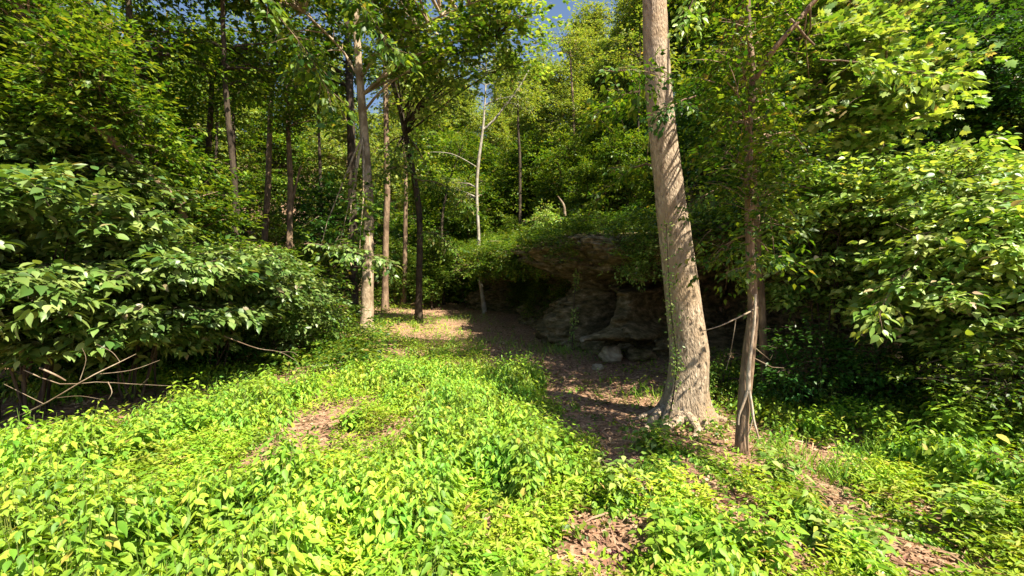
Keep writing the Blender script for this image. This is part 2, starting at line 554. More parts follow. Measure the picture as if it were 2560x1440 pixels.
gx = axis_grid(-160, 160, -12, 12, 0.12, 9)
gy = axis_grid(-40, 260, 1, 24, 0.12, 9)
X, Y = np.meshgrid(gx, gy)
Z = g(X, Y)
Z = Z + (fbm(X * 3.1, Y * 3.1) - 0.5) * 0.05
mb = MB()
nx = len(gx)
i, j = np.meshgrid(np.arange(len(gy) - 1), np.arange(nx - 1), indexing='ij')
q = (i * nx + j).ravel()
mb.add(np.stack([X, Y, Z], -1).reshape(-1, 3), np.stack([q, q + 1, q + nx + 1, q + nx], -1))
tag(mb.build('forest_floor', M['soil']), kind='structure')

# ------------------------------------------------------------------ limestone cliff with overhang and hollows
def cliff():
    seg = np.diff(CL, axis=0); ln = np.hypot(*seg.T); cum = np.concatenate([[0], np.cumsum(ln)])
    s0, s1 = cum[2], cum[10]
    ns, nt = 640, 190
    s = np.linspace(s0, s1, ns)
    cx = np.interp(s, cum, CL[:, 0]); cy = np.interp(s, cum, CL[:, 1])
    tx = np.gradient(cx, s); ty = np.gradient(cy, s)
    ker = np.ones(25) / 25
    tx = np.convolve(np.pad(tx, 12, 'edge'), ker, 'valid'); ty = np.convolve(np.pad(ty, 12, 'edge'), ker, 'valid')
    l = np.hypot(tx, ty); nxn, nyn = ty / l, -tx / l            # away from the hill: right-hand side of the line
    prof = np.array([(0.1, -0.5), (0.1, 0.1), (0.0, 0.55), (-0.35, 1.0), (-0.8, 1.5), (-0.7, 1.95), (0.1, 2.25), (0.65, 2.5),
                     (0.8, 2.8), (0.65, 3.05), (0.3, 3.2), (-0.6, 3.35), (-2.2, 3.4), (-4.2, 3.5)])
    pt = smooth_path(np.c_[prof, np.zeros(len(prof))], nt)[:, :2]
    D = np.repeat(pt[:, 0][None], ns, 0); Zr = np.repeat(pt[:, 1][None], ns, 0)
    S = np.repeat(s[:, None], nt, 1)
    face = sstep(Zr, -0.2, 0.2) * (1 - sstep(D * 0 + np.arange(nt)[None], nt * 0.8, nt * 0.9))
    # where along the line a photo column falls
    def s_of(px):
        c = (np.interp(s, cum, CL[:, 0]) / np.maximum(np.interp(s, cum, CL[:, 1]), 0.1)) * F + 1280
        return s[np.argmin(abs(c - px))]
    pits = [(1240, 1.0, 2.6, 1.5, 2.4), (1330, 1.0, 1.1, 1.0, 1.3), (1462, 1.0, 0.62, 0.6, 3.4), (1555, 2.0, 0.8, 0.18, 1.2), (1650, 1.25, 0.6, 0.5, 1.6), (1550, 1.95, 1.1, 0.2, 0.8),
            (1560, 0.2, 0.5, 0.22, 1.0), (1780, 1.0, 1.2, 0.8, 1.6), (1960, 1.0, 1.3, 0.9, 1.6)]
    for px, z, ws, hz, dep in pits:
        sc_ = s_of(px)
        e = ((S - sc_) / ws) ** 2 + ((Zr - z) / hz) ** 2
        D = D - dep * face * np.exp(-e ** 1.8)
    bulges = [(1555, 1.3, 0.42, 0.8, 0.9), (1400, 0.9, 0.35, 0.8, 0.5), (1510, 0.62, 0.3, 0.17, 0.8), (1570, 0.62, 0.8, 0.2, 0.95), (1500, 3.0, 0.8, 0.3, 0.4)]
    for px, z, ws, hz, dep in bulges:
        sc_ = s_of(px)
        D = D + dep * face * np.exp(-(((S - sc_) / ws) ** 2 + ((Zr - z) / hz) ** 2) ** 1.5)
    strata = vnoise(Zr * 5.0 + fbm(S * 0.7, Zr) * 1.5, 3.3, S * 0.25)
    rg = fbm(S * 1.3, Zr * 1.9, 2.0, 5) - 0.5
    rid = abs(fbm(S * 2.3, Zr * 3.0, 7.0, 4) - 0.5)
    fine = fbm(S * 6, Zr * 9, 4.0, 4) - 0.5
    wa, wb = 1.2 * fbm(S * 1.5, Zr * 1.5, 21.0, 3), 1.0 * fbm(S * 1.2, Zr * 1.2, 31.0, 3)
    blk = _hash(np.floor(S * 1.7 + wa * 2), np.floor(Zr * 3.2 + wb * 2), np.zeros_like(S)) - 0.5
    blk2 = _hash(np.floor(S * 4.1 + wb * 3), np.floor(Zr * 7.5 + wa * 3), np.ones_like(S)) - 0.5
    fine = fine + 1.9 * blk + 1.0 * blk2
    crack = np.exp(-(abs(fbm(S * 1.1, Zr * 2.6, 11.0, 3) - 0.5) / 0.012) ** 2)
    D = D + face * (0.42 * (np.round(strata * 4) / 4 * 0.6 + strata * 0.4 - 0.5) + 0.75 * rg - 0.6 * rid + 0.22 * fine - 0.22 * crack)
    Zr = Zr + 0.35 * (fbm(S * 0.5, 1.0, 0.0) - 0.5) * sstep(Zr, 0.5, 3.0) + 0.1 * (fbm(S * 3, Zr * 3, 1.0) - 0.5) * face
    bx, by = cx[:, None] + nxn[:, None] * D, cy[:, None] + nyn[:, None] * D
    bz = g0(cx, cy)[:, None] + Zr
    mb = MB()
    i, j = np.meshgrid(np.arange(ns - 1), np.arange(nt - 1), indexing='ij')
    q = (i * nt + j).ravel()
    mb.add(np.stack([bx, by, bz], -1).reshape(-1, 3), np.stack([q, q + 1, q + nt + 1, q + nt], -1))
    o = mb.build('rock_cliff', M['rock'], smooth=False)
    tag(o, 'low limestone cliff with a dark undercut overhang and hollows beside the trail', 'cliff')


cliff()


def boulder(px, py, dz, r, label, seed, mat='palerock', off=0.0):
    x, y = pg(px, py)
    rng = np.random.default_rng(seed)
    nu, nv = 28, 18
    u = np.linspace(0, 2 * np.pi, nu, endpoint=False); v = np.linspace(0.02, np.pi - 0.02, nv)
    U, V = np.meshgrid(u, v, indexing='ij')
    n = np.stack([np.cos(U) * np.sin(V), np.sin(U) * np.sin(V), np.cos(V)], -1)
    k = 1 + 0.9 * (fbm(n[..., 0] * 1.6 + seed, n[..., 1] * 1.6, n[..., 2] * 1.6 + 4) - 0.5) - 0.4 * abs(fbm(n[..., 0] * 3, n[..., 1] * 3 + seed, n[..., 2] * 3) - 0.5)
    P = n * k[..., None] * np.array(r)
    mb = MB(); i, j = np.meshgrid(np.arange(nu), np.arange(nv - 1), indexing='ij')
    a = (i * nv + j).ravel(); b = (((i + 1) % nu) * nv + j).ravel()
    mb.add(P.reshape(-1, 3), np.stack([a, a + 1, b + 1, b], -1))
    o = mb.build('boulder', M[mat]); o.location = (x, y + off, float(g0(x, y)) + dz)
    tag(o, label, 'rock', 'broken rocks below the cliff')


boulder(1525, 905, 0.18, (0.28, 0.25, 0.24), 'small pale broken rock on the ground below the sunlit cliff ledge', 3)
boulder(1600, 900, 0.12, (0.4, 0.3, 0.2), 'low grey rock half sunk just left of the big pale trunk', 5, 'rock')
boulder(1375, 845, 0.10, (0.45, 0.3, 0.25), 'mossy dark rock at the foot of the cliff left of the hanging vine', 8, 'rock')

for k_, (px, py, r_, lab) in enumerate(((1470, 868, (0.26, 0.22, 0.2), 'pale blocky rock at the mouth of the dark hollow, by the hanging vine'), (1555, 880, (0.32, 0.22, 0.22), 'pale ledge-like rock just right of the small broken rock'),
                                        (1495, 925, (0.14, 0.12, 0.09), 'fist-sized pale stone lowest on the litter below the cliff'), (1420, 872, (0.18, 0.15, 0.12), 'small mossy stone left of the hanging vine foot'),
                                        (1640, 878, (0.25, 0.2, 0.22), 'brown rock partly hidden by the left side of the big trunk'), (1345, 822, (0.3, 0.25, 0.2), 'dark rock farthest along the foot of the cliff'))):
    boulder(px, py, r_[2] * 0.6, r_, lab, 30 + k_ * 3, 'palerock' if k_ in (0, 1, 2) else 'rock')

# ================================================================== BIG TREES
gz = lambda x, y: float(g0(x, y))


def ground_pt(px, py):
    x, y = pg(px, py)
    return np.array([x, y, gz(x, y)])


b0 = ground_pt(1706, 1048)
Y1 = b0[1]


def big_trunk(mb, P, rr, rng):
    n, k = 90, 40
    PP = smooth_path(P, n); r = np.interp(np.linspace(0, 1, n), np.linspace(0, 1, len(rr)), rr)
    th = np.arange(k) / k * 2 * np.pi
    z = PP[:, 2]
    fl = np.exp(-np.maximum(z, 0) / 0.27)
    lob = 0.5 + 0.5 * np.cos(5 * th + 0.7 + 0.8 * np.sin(th))
    rad = r[:, None] * (1 + 0.10 * (fbm(np.cos(th)[None] * 1.3, np.sin(th)[None] * 1.3, z[:, None] * 0.8) - 0.5) * 2)
    rad = rad * (1 + 0.05 * (fbm(np.cos(th)[None] * 6, np.sin(th)[None] * 6, z[:, None] * 1.4, 3) - 0.5) * 2)
    rad = rad + fl[:, None] * (0.04 + 0.20 * lob[None] ** 2)
    rad = rad + 0.012 * np.round(fbm(np.cos(th)[None] * 5, np.sin(th)[None] * 5, z[:, None] * 3.0, 3) * 6) / 3 - 0.01
    V = np.stack([PP[:, 0:1] + rad * np.cos(th), PP[:, 1:2] + rad * np.sin(th), PP[:, 2:3] + 0 * rad], -1)
    i, j = np.meshgrid(np.arange(n - 1), np.arange(k), indexing='ij')
    a = (i * k + j).ravel(); b = (i * k + (j + 1) % k).ravel()
    mb.add(V.reshape(-1, 3), np.stack([a, b, b + k, a + k], -1))
    # surface roots
    for ang, ln, r0 in ((200, 1.0, 0.08), (228, 0.9, 0.085), (252, 0.7, 0.08), (275, 0.45, 0.07), (180, 0.8, .07), (305, 0.5, 0.07), (340, 0.8, 0.09), (20, 0.7, 0.08)):
        a = R(ang); tt = np.linspace(0, 1, 10)
        d = 0.2 + ln * tt
        a2 = a + 0.35 * np.sin(tt * 3 + ang)
        p = np.stack([np.cos(a2) * d, np.sin(a2) * d, 0.16 * (1 - tt) ** 2 + 0.01 - 0.07 * tt], -1)
        p[:, 2] += g0(p[:, 0] + b0[0], p[:, 1] + b0[1]) - b0[2]
        mb.tube(p, r0 * (1 - 0.75 * tt), 8, 0.25, ang)


tp = [b0] + [pxp(px, py, Y1) for px, py in ((1722, 905), (1712, 792), (1692, 625), (1670, 450), (1654, 300), (1639, 100), (1632, -60))]
tp += [pxp(1630, -60, Y1) + np.array([-0.1, 0.2, 2.5]), pxp(1630, -60, Y1) + np.array([-0.3, 0.4, 5.0]), pxp(1630, -60, Y1) + np.array([-0.2, 0.6, 8.0])]
top = tp[-1]
make_tree('sycamore_tree', 'largest pale sunlit trunk with flaky bark and spreading roots, right of the trail', tp,
          [0.29, 0.275, 0.255, 0.23, 0.205, 0.19, 0.185, 0.16, 0.14, 0.11, 0.05], M['bark_big'],
          [((8.6, 8.0, 12.6), (2.6, 1.8, 1.6), 2), ((6.9, 7.7, 9.6), (2.2, 1.2, 1.0), 4)], M['lf_wood'], 11, 70, 10, 12, 0.7, 0.14, 'mid',  # unseen crown volumes, placed off the trunk to shade the cliff
          trunk_fn=big_trunk, low=0.7)

# tree with the pale dead vine
b2 = ground_pt(1852, 1132); Y2 = b2[1]
p2 = [b2] + [pxp(px, py, Y2 + dy) for px, py, dy in ((1860, 1010, 0), (1871, 890, 0.02), (1882, 775, 0.05), (1876, 650, 0.1), (1872, 500, 0.1), (1872, 350, 0.15), (1882, 210, 0.2), (1872, 60, 0.3), (1868, -120, 0.4))]
p2 += [p2[-1] + np.array([0.1, 0.2, 2.2])]
fork = p2[7]
make_tree('understory_tree', 'slim brown tree with a pale forked dead vine down its lower trunk, right foreground', p2,
          [0.06, 0.07, 0.072, 0.058, 0.052, 0.048, 0.046, 0.042, 0.03, 0.025, 0.015], M['bark_tan'],
          [(pxp(1785, 260, Y2 + 2.2), (0.6, 0.6, 1.5), 2.4), (pxp(1960, 330, Y2 + 2.0), (0.7, 0.6, 1.2), 2.2), (pxp(1860, 10, Y2 + 1.8), (1.2, 0.8, 0.8), 2.2),
           (pxp(1850, 660, Y2 + 0.3), (0.5, 0.3, 0.18), 0.5), (pxp(1880, 300, Y2 - .05), (0.35, 0.25, 1.0), 1.0), (pxp(1893, 470, Y2 - .3), (0.28, 0.15, 0.6), 1.0), (pxp(1850, 150, Y2 - .2), (0.4, 0.2, 0.6), 0.8), ((4.1, 3.8, 6.0), (0.8, 0.8, 0.4), 2.2), ((4.2, 2.7, 5.6), (0.8, 0.9, 0.45), 2.8)],  # last two volumes are unseen foliage added to shade the clearing
          M['lf_wood'], 21, 118, 11, 13, 0.45, 0.085, 'mid',
          r0=0.012, limbs=[([fork, pxp(1930, 130, Y2), pxp(1990, 60, Y2 - 0.1), pxp(2060, -20, Y2 - 0.1), np.array([4.1, 4.0, 5.8]), np.array([4.3, 2.8, 5.6])], [0.035, 0.032, 0.028, 0.025, 0.02, 0.01])], low=0.45)
# companion stem behind
b3 = ground_pt(1912, 985); Y3 = b3[1]
p3 = [b3] + [pxp(px, py, Y3) for px, py in ((1908, 850), (1900, 680), (1893, 560), (1885, 420), (1900, 250), (1925, 60), (1930, -150))]
make_tree('understory_tree', 'thin dim stem rising close behind the tree with the dead vine', p3,
          [0.07, 0.065, 0.06, 0.055, 0.05, 0.04, 0.03, 0.02], M['bark_tan'],
          [(pxp(1960, 120, Y3 + .5), (1.5, 1.0, 0.8), 2), (pxp(1850, 420, Y3 + 1.2), (0.8, .6, .6), 1)], M['lf_dark'], 23, 24, 12, 14, 0.5, 0.1, 'mid', low=0.5)


def vine_on_trunk():
    mb = MB()
    yy = Y2 - 0.10
    a = smooth_path([pxp(1889, 735, yy), pxp(1886, 800, yy), pxp(1880, 850, yy), pxp(1872, 920, yy), pxp(1871, 975, yy)], 16)
    mb.tube(a, np.linspace(0.012, 0.026, 16), 7, 0.15)
    mb.tube(smooth_path([pxp(1871, 970, yy), pxp(1858, 1010, yy), pxp(1847, 1040, yy), pxp(1846, 1062, yy)], 9), np.linspace(0.02, 0.010, 9), 6, 0.15, cap=True)
    mb.tube(smooth_path([pxp(1871, 970, yy), pxp(1880, 1020, yy), pxp(1884, 1050, yy - 0.02), pxp(1897, 1096, yy - 0.05)], 9), np.linspace(0.022, 0.012, 9), 6, 0.15, cap=True)
    mb.tube([pxp(1884, 1040, yy - 0.02), pxp(1876, 1070, yy - 0.02), pxp(1868, 1092, yy)], [0.009, 0.007, 0.005], 5, cap=True)
    o = mb.build('dead_vine', M['pale_vine'])
    tag(o, 'pale bare forked vine clinging to the slim brown trunk, ends hanging loose', 'vine')
    mb = MB()
    mb.tube(smooth_path([pxp(1893, 770, Y2 - .05), pxp(1850, 792, Y2 - 0.1), pxp(1800, 815, Y2 - 0.1), pxp(1755, 828, Y2)], 10), np.linspace(0.012, 0.004, 10), 5, 0.2)
    mb.tube(smooth_path([pxp(1840, 796, Y2 - .1), pxp(1832, 850, Y2 - 0.1), pxp(1822, 900, Y2 - 0.1), pxp(1815, 925, Y2 - .1)], 8), np.linspace(0.007, 0.003, 8), 4, 0.2)
    o = mb.build('bare_branch', M['twig'])
    tag(o, 'thin bare dead branch reaching left from the slim tree towards the big trunk', 'branch')
    mb = MB()
    mb.tube([pxp(1888, 870, Y2), pxp(1900, 880, Y2), pxp(1925, 900, Y2), pxp(1932, 885, Y2)], [0.006, 0.006, .004, .002], 4)
    mb.tube([pxp(1885, 895, Y2), pxp(1930, 918, Y2), pxp(1960, 920, Y2)], [0.006, .004, .002], 4)
    tag(mb.build('bare_twigs', M['twig']), 'short bare twigs sticking out on the right side of the slim tree', 'branch')


vine_on_trunk()

# left mid-distance trunk
b4 = ground_pt(917, 832); Y4 = b4[1]
p4 = [b4] + [pxp(px, py, Y4) for px, py in ((918, 760), (921, 600), (921, 500), (912, 350), (900, 200), (890, 50), (884, -150), (870, -500))]
pw = Y4 / F / 2
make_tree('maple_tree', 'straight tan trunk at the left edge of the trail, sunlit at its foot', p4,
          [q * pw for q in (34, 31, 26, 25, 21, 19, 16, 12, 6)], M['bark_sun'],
          [(pxp(680, -40, Y4 - 1), (3.2, 2.5, 2.4), 4), (pxp(1170, 40, Y4 - 1.5), (3.0, 2.0, 1.9), 3), (pxp(930, -300, Y4), (4, 3.5, 3), 3), (pxp(860, 640, Y4 - 1), (1.1, .7, .35), 0.5), ((-4.0, 11.5, 12.2), (2.6, 2.2, 1.2), 3)],  # last volume is unseen canopy added to shade the left forest
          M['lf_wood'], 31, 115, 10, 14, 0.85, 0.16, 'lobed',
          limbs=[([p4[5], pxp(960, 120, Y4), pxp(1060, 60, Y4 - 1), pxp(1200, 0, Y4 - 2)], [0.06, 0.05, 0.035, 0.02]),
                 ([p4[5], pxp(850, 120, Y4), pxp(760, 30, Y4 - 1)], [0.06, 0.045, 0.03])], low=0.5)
# curving thin trunk
b5 = ground_pt(1046, 808); Y5 = b5[1]; pw = Y5 / F / 2
p5 = [b5] + [pxp(px, py, Y5) for px, py in ((1048, 700), (1049, 550), (1036, 450), (1016, 350), (998, 260), (968, 160), (940, 60), (920, -80))]
make_tree('maple_tree', 'slender dark trunk curving left as it rises, just right of the straight tan trunk', p5,
          [q * pw for q in (18, 16, 15, 14, 13, 12, 11, 9, 5)], M['bark_dark'],
          [(pxp(1060, 150, Y5 - 3), (2.0, 2, 1.2), 2), (pxp(1270, 90, Y5 - 3), (1.9, 1.6, 1.5), 3), (pxp(1000, 420, Y5), (1.5, 1.2, 1.0), 1)],
          M['lf_right'], 37, 60, 9, 12, 0.8, 0.15, 'lobed', limbs=[([p5[5], pxp(1040, 150, Y5 - 1), pxp(1120, 110, Y5 - 2), pxp(1240, 90, Y5 - 3)], [0.06, 0.05, 0.035, 0.02])], low=0.5)  # brighter leaf colour stands in for sunlight on this crown


def simple(name, label, px_path, Y, w_px, bark, leaf, seed, ells=(), base=None, ntips=16, size=0.12, kind='mid', limbs=(), L=0.7, low=.4, group=None, nsp=12, k=15):
    x, _ = px_path[0][0], 0
    bx = (px_path[0][0] - 1280) / F * Y
    bp = np.array([bx, Y, float(g(bx, Y))])
    P = [bp] + [pxp(a, b, Y) for a, b in px_path[1:]]
    pw = Y / F / 2
    return make_tree(name, label, P, [q * pw for q in w_px], bark,
                     [(pxp(a, b, Y + dy), r, wt) for a, b, dy, r, wt in ells], leaf, seed, ntips, nsp, k, L, size, kind,
                     limbs=[([pxp(a, b, Y + dy) for a, b, dy in lp], [q * pw for q in lw]) for lp, lw in limbs], low=low, group=group, sides=8)


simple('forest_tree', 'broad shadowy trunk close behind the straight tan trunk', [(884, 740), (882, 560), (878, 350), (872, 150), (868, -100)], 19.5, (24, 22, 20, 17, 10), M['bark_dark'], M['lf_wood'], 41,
       [(780, 100, 0, (3.5, 3, 2.5), 2)], ntips=36, size=0.17)
simple('forest_tree', 'pale knotty trunk seen between the tan trunk and the curving trunk', [(962, 720), (964, 600), (968, 480), (966, 350), (964, 240), (962, 100), (960, -100)], 22, (16, 15, 15, 14, 12, 10, 5), M['bark_tan'], M['lf_far'], 42,
       [(1000, 240, 1, (2.5, 2, 2), 1), (950, 60, 1, (3, 3, 3), 2)], ntips=40, size=0.17)
simple('forest_tree', 'reddish thin trunk right of the pale knotty trunk', [(1010, 735), (1013, 600), (1014, 450), (1008, 300), (1005, 150)], 25, (12, 11, 9, 7, 4), M['bark_tan'], M['lf_far'], 43,
       [(1060, 230, 1, (2.8, 2, 2), 1)], ntips=24, size=0.18)
simple('white_forked_tree', 'thin white-barked tree with forked pale limbs against the sky, centre', [(1213, 770), (1198, 680), (1197, 600), (1192, 480), (1197, 400), (1207, 325), (1213, 240), (1217, 120)], 21,
       (10, 9, 8, 7, 8, 6, 4, 2), M['bark_white'], M['lf_far'], 44,
       [(1200, 180, 0, (1.6, 1.2, 0.8), 1), (1290, 250, 0, (0.9, 0.9, 0.5), 0.7), (1150, 480, 1, (1.2, 1, 0.8), 1), (1250, 200, 0, (1.4, 1, 0.7), 1)], ntips=36, size=0.13, nsp=8, k=10,
       limbs=[([(1207, 325, 0), (1235, 300, 0), (1262, 265, 0), (1300, 215, 0), (1330, 160, 0)], (6, 6, 5, 4, 2)),
              ([(1210, 265, 0), (1240, 250, 0), (1285, 240, 0)], (5, 4, 2)), ([(1196, 420, 0), (1130, 385, 0), (1060, 380, 0)], (2.5, 2, 1))])
simple('forest_tree', 'sunlit tan trunk standing alone in the left forest gap', [(658, 690), (662, 600), (670, 470), (674, 340), (678, 200), (680, 0)], 20, (17, 15, 15, 13, 11, 6), M['bark_tan'], M['lf_wood'], 45,
       [(640, 120, 0, (3, 2.5, 2.2), 2)], ntips=34, size=0.16)
simple('forest_tree', 'dull brown trunk beside the sunlit tan trunk in the left forest', [(728, 690), (724, 580), (726, 460), (722, 360), (716, 200)], 18, (18, 15, 14, 12, 8), M['bark_tan'], M['lf_wood'], 46,
       [(740, 250, 0, (2, 2, 1.5), 2)], ntips=22, size=0.15, limbs=[([(726, 540, 0), (736, 480, 0), (752, 415, 0)], (8, 7, 4))])
for lab, pp, Yd, ww, sd in (
        ('thin dark trunk left of the sunlit tan trunk', [(590, 680), (592, 520), (586, 380), (580, 200)], 19, (11, 9, 8, 5), 51),
        ('dark pole-like trunk deep in the left forest, above the bush tops', [(545, 680), (540, 520), (541, 380), (545, 220)], 22, (9, 8, 7, 5), 52),
        ('darkest thick trunk in the shaded left forest', [(505, 690), (512, 540), (520, 400), (530, 200)], 16, (22, 18, 15, 10), 53),
        ('shaded trunk farthest left, behind the leaning trunk', [(385, 690), (392, 500), (398, 300), (400, 100)], 15, (20, 17, 14, 10), 54),
        ('slim trunk behind the broad shadowy trunk, left of the tan trunk', [(800, 700), (803, 560), (800, 420), (795, 250)], 24, (10, 9, 8, 5), 55),
        ('slim dark stem right of the white forked tree', [(1298, 640), (1300, 430), (1296, 330), (1294, 220)], 24, (8, 7, 6, 3), 56),
        ('thin stem on the slope under the gap of blue sky', [(1440, 480), (1434, 300), (1428, 180), (1424, 110)], 27, (8, 6, 5, 3), 57),
        ('short grey stem on the slope left of the big pale trunk', [(1597, 500), (1596, 330), (1598, 220), (1600, 120)], 20, (6, 5, 4, 3), 58),
        ('thin stem between the curving trunk and the white tree', [(1110, 730), (1105, 560), (1125, 450), (1150, 380)], 26, (7, 6, 5, 3), 59)):
    rngl = np.random.default_rng(sd)
    a, b = pp[-1]
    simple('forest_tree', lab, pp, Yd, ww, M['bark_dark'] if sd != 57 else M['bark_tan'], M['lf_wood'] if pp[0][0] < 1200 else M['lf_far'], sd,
           [(a, b, 0, (1.8, 1.6, 1.4), 1)], ntips=14, size=0.15, L=0.7)
for lab, x, y, zc, sd in (('tall overstory tree added for shade behind the nearest left bush', -9.5, 11.0, 10.8, 71), ('tall overstory tree added for shade behind the second left bush', -8.2, 12.6, 11.6, 72),  # overstory trees added so their high crowns shade the left forest
                          ('outermost tall tree added for shade beyond the left edge of the nearest bush', -13.5, 10.5, 10.5, 73)):
    zb = gz(x, y)
    make_tree('forest_tree', lab, [(x, y, zb), (x + .1, y, zb + 4), (x - .1, y - .2, zb + 8), (x, y - .5, zc + 2)], [0.11, 0.09, 0.07, 0.03], M['bark_dark'],
              [((x, y - 0.8, zc), (2.6, 2.2, 1.3), 3), ((x - 0.5, y + 1.0, zc - 2.5), (2.2, 1.8, 1.0), 1.5)], M['lf_wood'], sd, 60, 11, 14, 0.8, 0.15, 'mid', low=0.5, sides=8)

# leaning trunk, top left
make_tree('leaning_tree', 'brown bent trunk leaning down to the right, upper left among leaves',
          [np.array([pxp(500, 560, 11)[0], 11, gz(pxp(500, 560, 11)[0], 11)]), pxp(470, 560, 10.5), pxp(330, 400, 9.5), pxp(262, 335, 9), pxp(205, 288, 9), pxp(120, 225, 9), pxp(85, 150, 9), pxp(55, 40, 9), pxp(30, -100, 9)],
          [0.08, 0.08, 0.08, 0.08, 0.075, 0.07, 0.07, 0.06, 0.05], M['bark_tan'],
          [(pxp(120, 60, 8.6), (1.8, 1, 1.2), 1), (pxp(-60, -100, 9), (2, 1.5, 1.2), 1), (pxp(230, 200, 8.2), (1.2, .7, .9), 1.2)], M['lf_wood'], 61, 60, 12, 15, 0.6, 0.13, 'mid')

# ================================================================== FILL TREES (shared shapes, one object each)
def proto_tree(seed, H, rr_, leaf, bark, ntips, size, kind, z0=0.25, L=0.75, nsp=14, k=16, name='forest_tree', wide=1.0):
    rng = np.random.default_rng(seed)
    path = np.array([(0, 0, 0), (rng.normal(0, .1), rng.normal(0, .1), H * .3), (rng.normal(0, .25), rng.normal(0, .25), H * .65), (rng.normal(0, .3), rng.normal(0, .3), H * .97)])
    ells = [((0, 0, H * (z0 + (1 - z0) * 0.25)), (rr_ * .95 * wide, rr_ * .95, H * (1 - z0) * .28), 3), ((0, 0, H * (z0 + (1 - z0) * 0.6)), (rr_ * .8, rr_ * .8, H * (1 - z0) * .3), 3),
            ((0, 0, H * 0.88), (rr_ * .45, rr_ * .45, H * .13), 1)]
    return make_tree(name, None, path, [0.012 * H + .02, 0.010 * H + .01, 0.007 * H, 0.01], bark, ells, leaf, seed, ntips, nsp, k, L, size, kind, low=0.2)


# --- understory saplings that fill the space under the canopy
us = [proto_tree(101, 5.5, 2.0, M['lf_wood'], M['bark_dark'], 70, 0.125, 'mid', 0.12, 0.6, name='sapling'),
      proto_tree(102, 4.5, 1.8, M['lf_wood'], M['bark_tan'], 60, 0.115, 'mid', 0.08, 0.55, name='sapling'),
      proto_tree(103, 6.5, 2.3, M['lf_dark'], M['bark_dark'], 80, 0.13, 'mid', 0.15, 0.65, name='sapling')]
ts = [proto_tree(111, 14, 4.0, M['lf_wood'], M['bark_dark'], 150, 0.21, 'mid', 0.22, 1.0),
      proto_tree(112, 17, 3.8, M['lf_far'], M['bark_tan'], 150, 0.22, 'mid', 0.25, 1.0),
      proto_tree(113, 12, 3.2, M['lf_far'], M['bark_tan'], 120, 0.19, 'mid', 0.15, 0.9)]
used = set()


LM = [(-150, 'past the left edge of the near bushes'), (-30, 'behind the outer left edge of the nearest bush'), (60, 'behind the nearest left bush'), (140, 'above the middle of the nearest left bush'), (230, 'behind the gap between the two nearest left bushes'),
      (310, 'below the leaning trunk'), (390, 'around the farthest-left shaded trunk'), (440, 'left of the darkest thick trunk'), (510, 'around the darkest thick trunk'), (560, 'at the dark pole-like trunk'),
      (610, 'just left of the sunlit tan trunk'), (680, 'behind the sunlit tan trunk'), (730, 'behind the dull brown trunk'), (780, 'right of the dull brown trunk'), (830, 'left of the broad shadowy trunk'),
      (870, 'behind the broad shadowy trunk'), (945, 'just right of the straight tan trunk'), (975, 'behind the pale knotty trunk'), (1005, 'behind the reddish thin trunk'), (1050, 'behind the curving dark trunk'),
      (1090, 'right of the curving dark trunk'), (1140, 'midway between curving trunk and white tree'), (1190, 'behind the white forked tree'), (1245, 'right of the white forked tree'), (1290, 'over the left end of the cliff'),
      (1345, 'over the undercut of the cliff'), (1395, 'below the gap of blue sky'), (1435, 'above the hanging vine'), (1480, 'under the right side of the sky gap'), (1525, 'above the sunlit rock brow'), (1570, 'left of the big trunk'),
      (1610, 'tight against the left side of the big trunk'), (1680, 'behind the big trunk'), (1760, 'just right of the big trunk'), (1830, 'between the big trunk and the slim tree'), (1900, 'behind the slim tree with the dead vine'),
      (1960, 'just right of the slim tree'), (2040, 'behind the small-leaved bush'), (2140, 'left of the tall sunny bush'), (2240, 'behind the tall sunny bush'), (2330, 'behind the right side of the sunny bush'), (2440, 'left of the right edge'), (2550, 'at the right edge'), (2700, 'beyond the right edge')]
seen_labels = {}


def put(protos, k, x, y, s, label, group, rng, dz=0.0, cat='tree'):
    px = 1280 + x / y * F
    kind = label
    if protos is us:
        kind = ('short', 'low broad', 'dark', 'bright')[k] + ' sapling'
        band = 'close' if y < 14 else 'mid-distance' if y < 20 else 'distant' if y < 28 else 'far-off'
    else:
        kind = ('tall deep green', 'very tall light green', 'narrow light green')[k] + ' tree'
        band = 'close' if y < 22 else 'mid-distance' if y < 31 else 'distant' if y < 43 else 'far-off'
    lm = min(LM, key=lambda q: abs(q[0] - px))[1]
    label = '%s %s %s' % (band, kind, lm)
    if label in seen_labels:
        seen_labels[label] += 1
        label = '%s %s' % (('smaller', 'second', 'third', 'fourth')[min(3, seen_labels[label] - 1)], label)
    else:
        seen_labels[label] = 1
    p = protos[k]
    loc = (x, y, float(g(x, y)) + dz)
    rz = rng.random() * 6.28
    if p.name not in used:
        used.add(p.name)
        p.location = loc; p.rotation_euler = (0, 0, rz); p.scale = (s, s, s); o = p
        o['label'] = label; o['group'] = group
    else:
        o = dup(p, loc, rz, s, label, group)
    o['category'] = cat
    return o


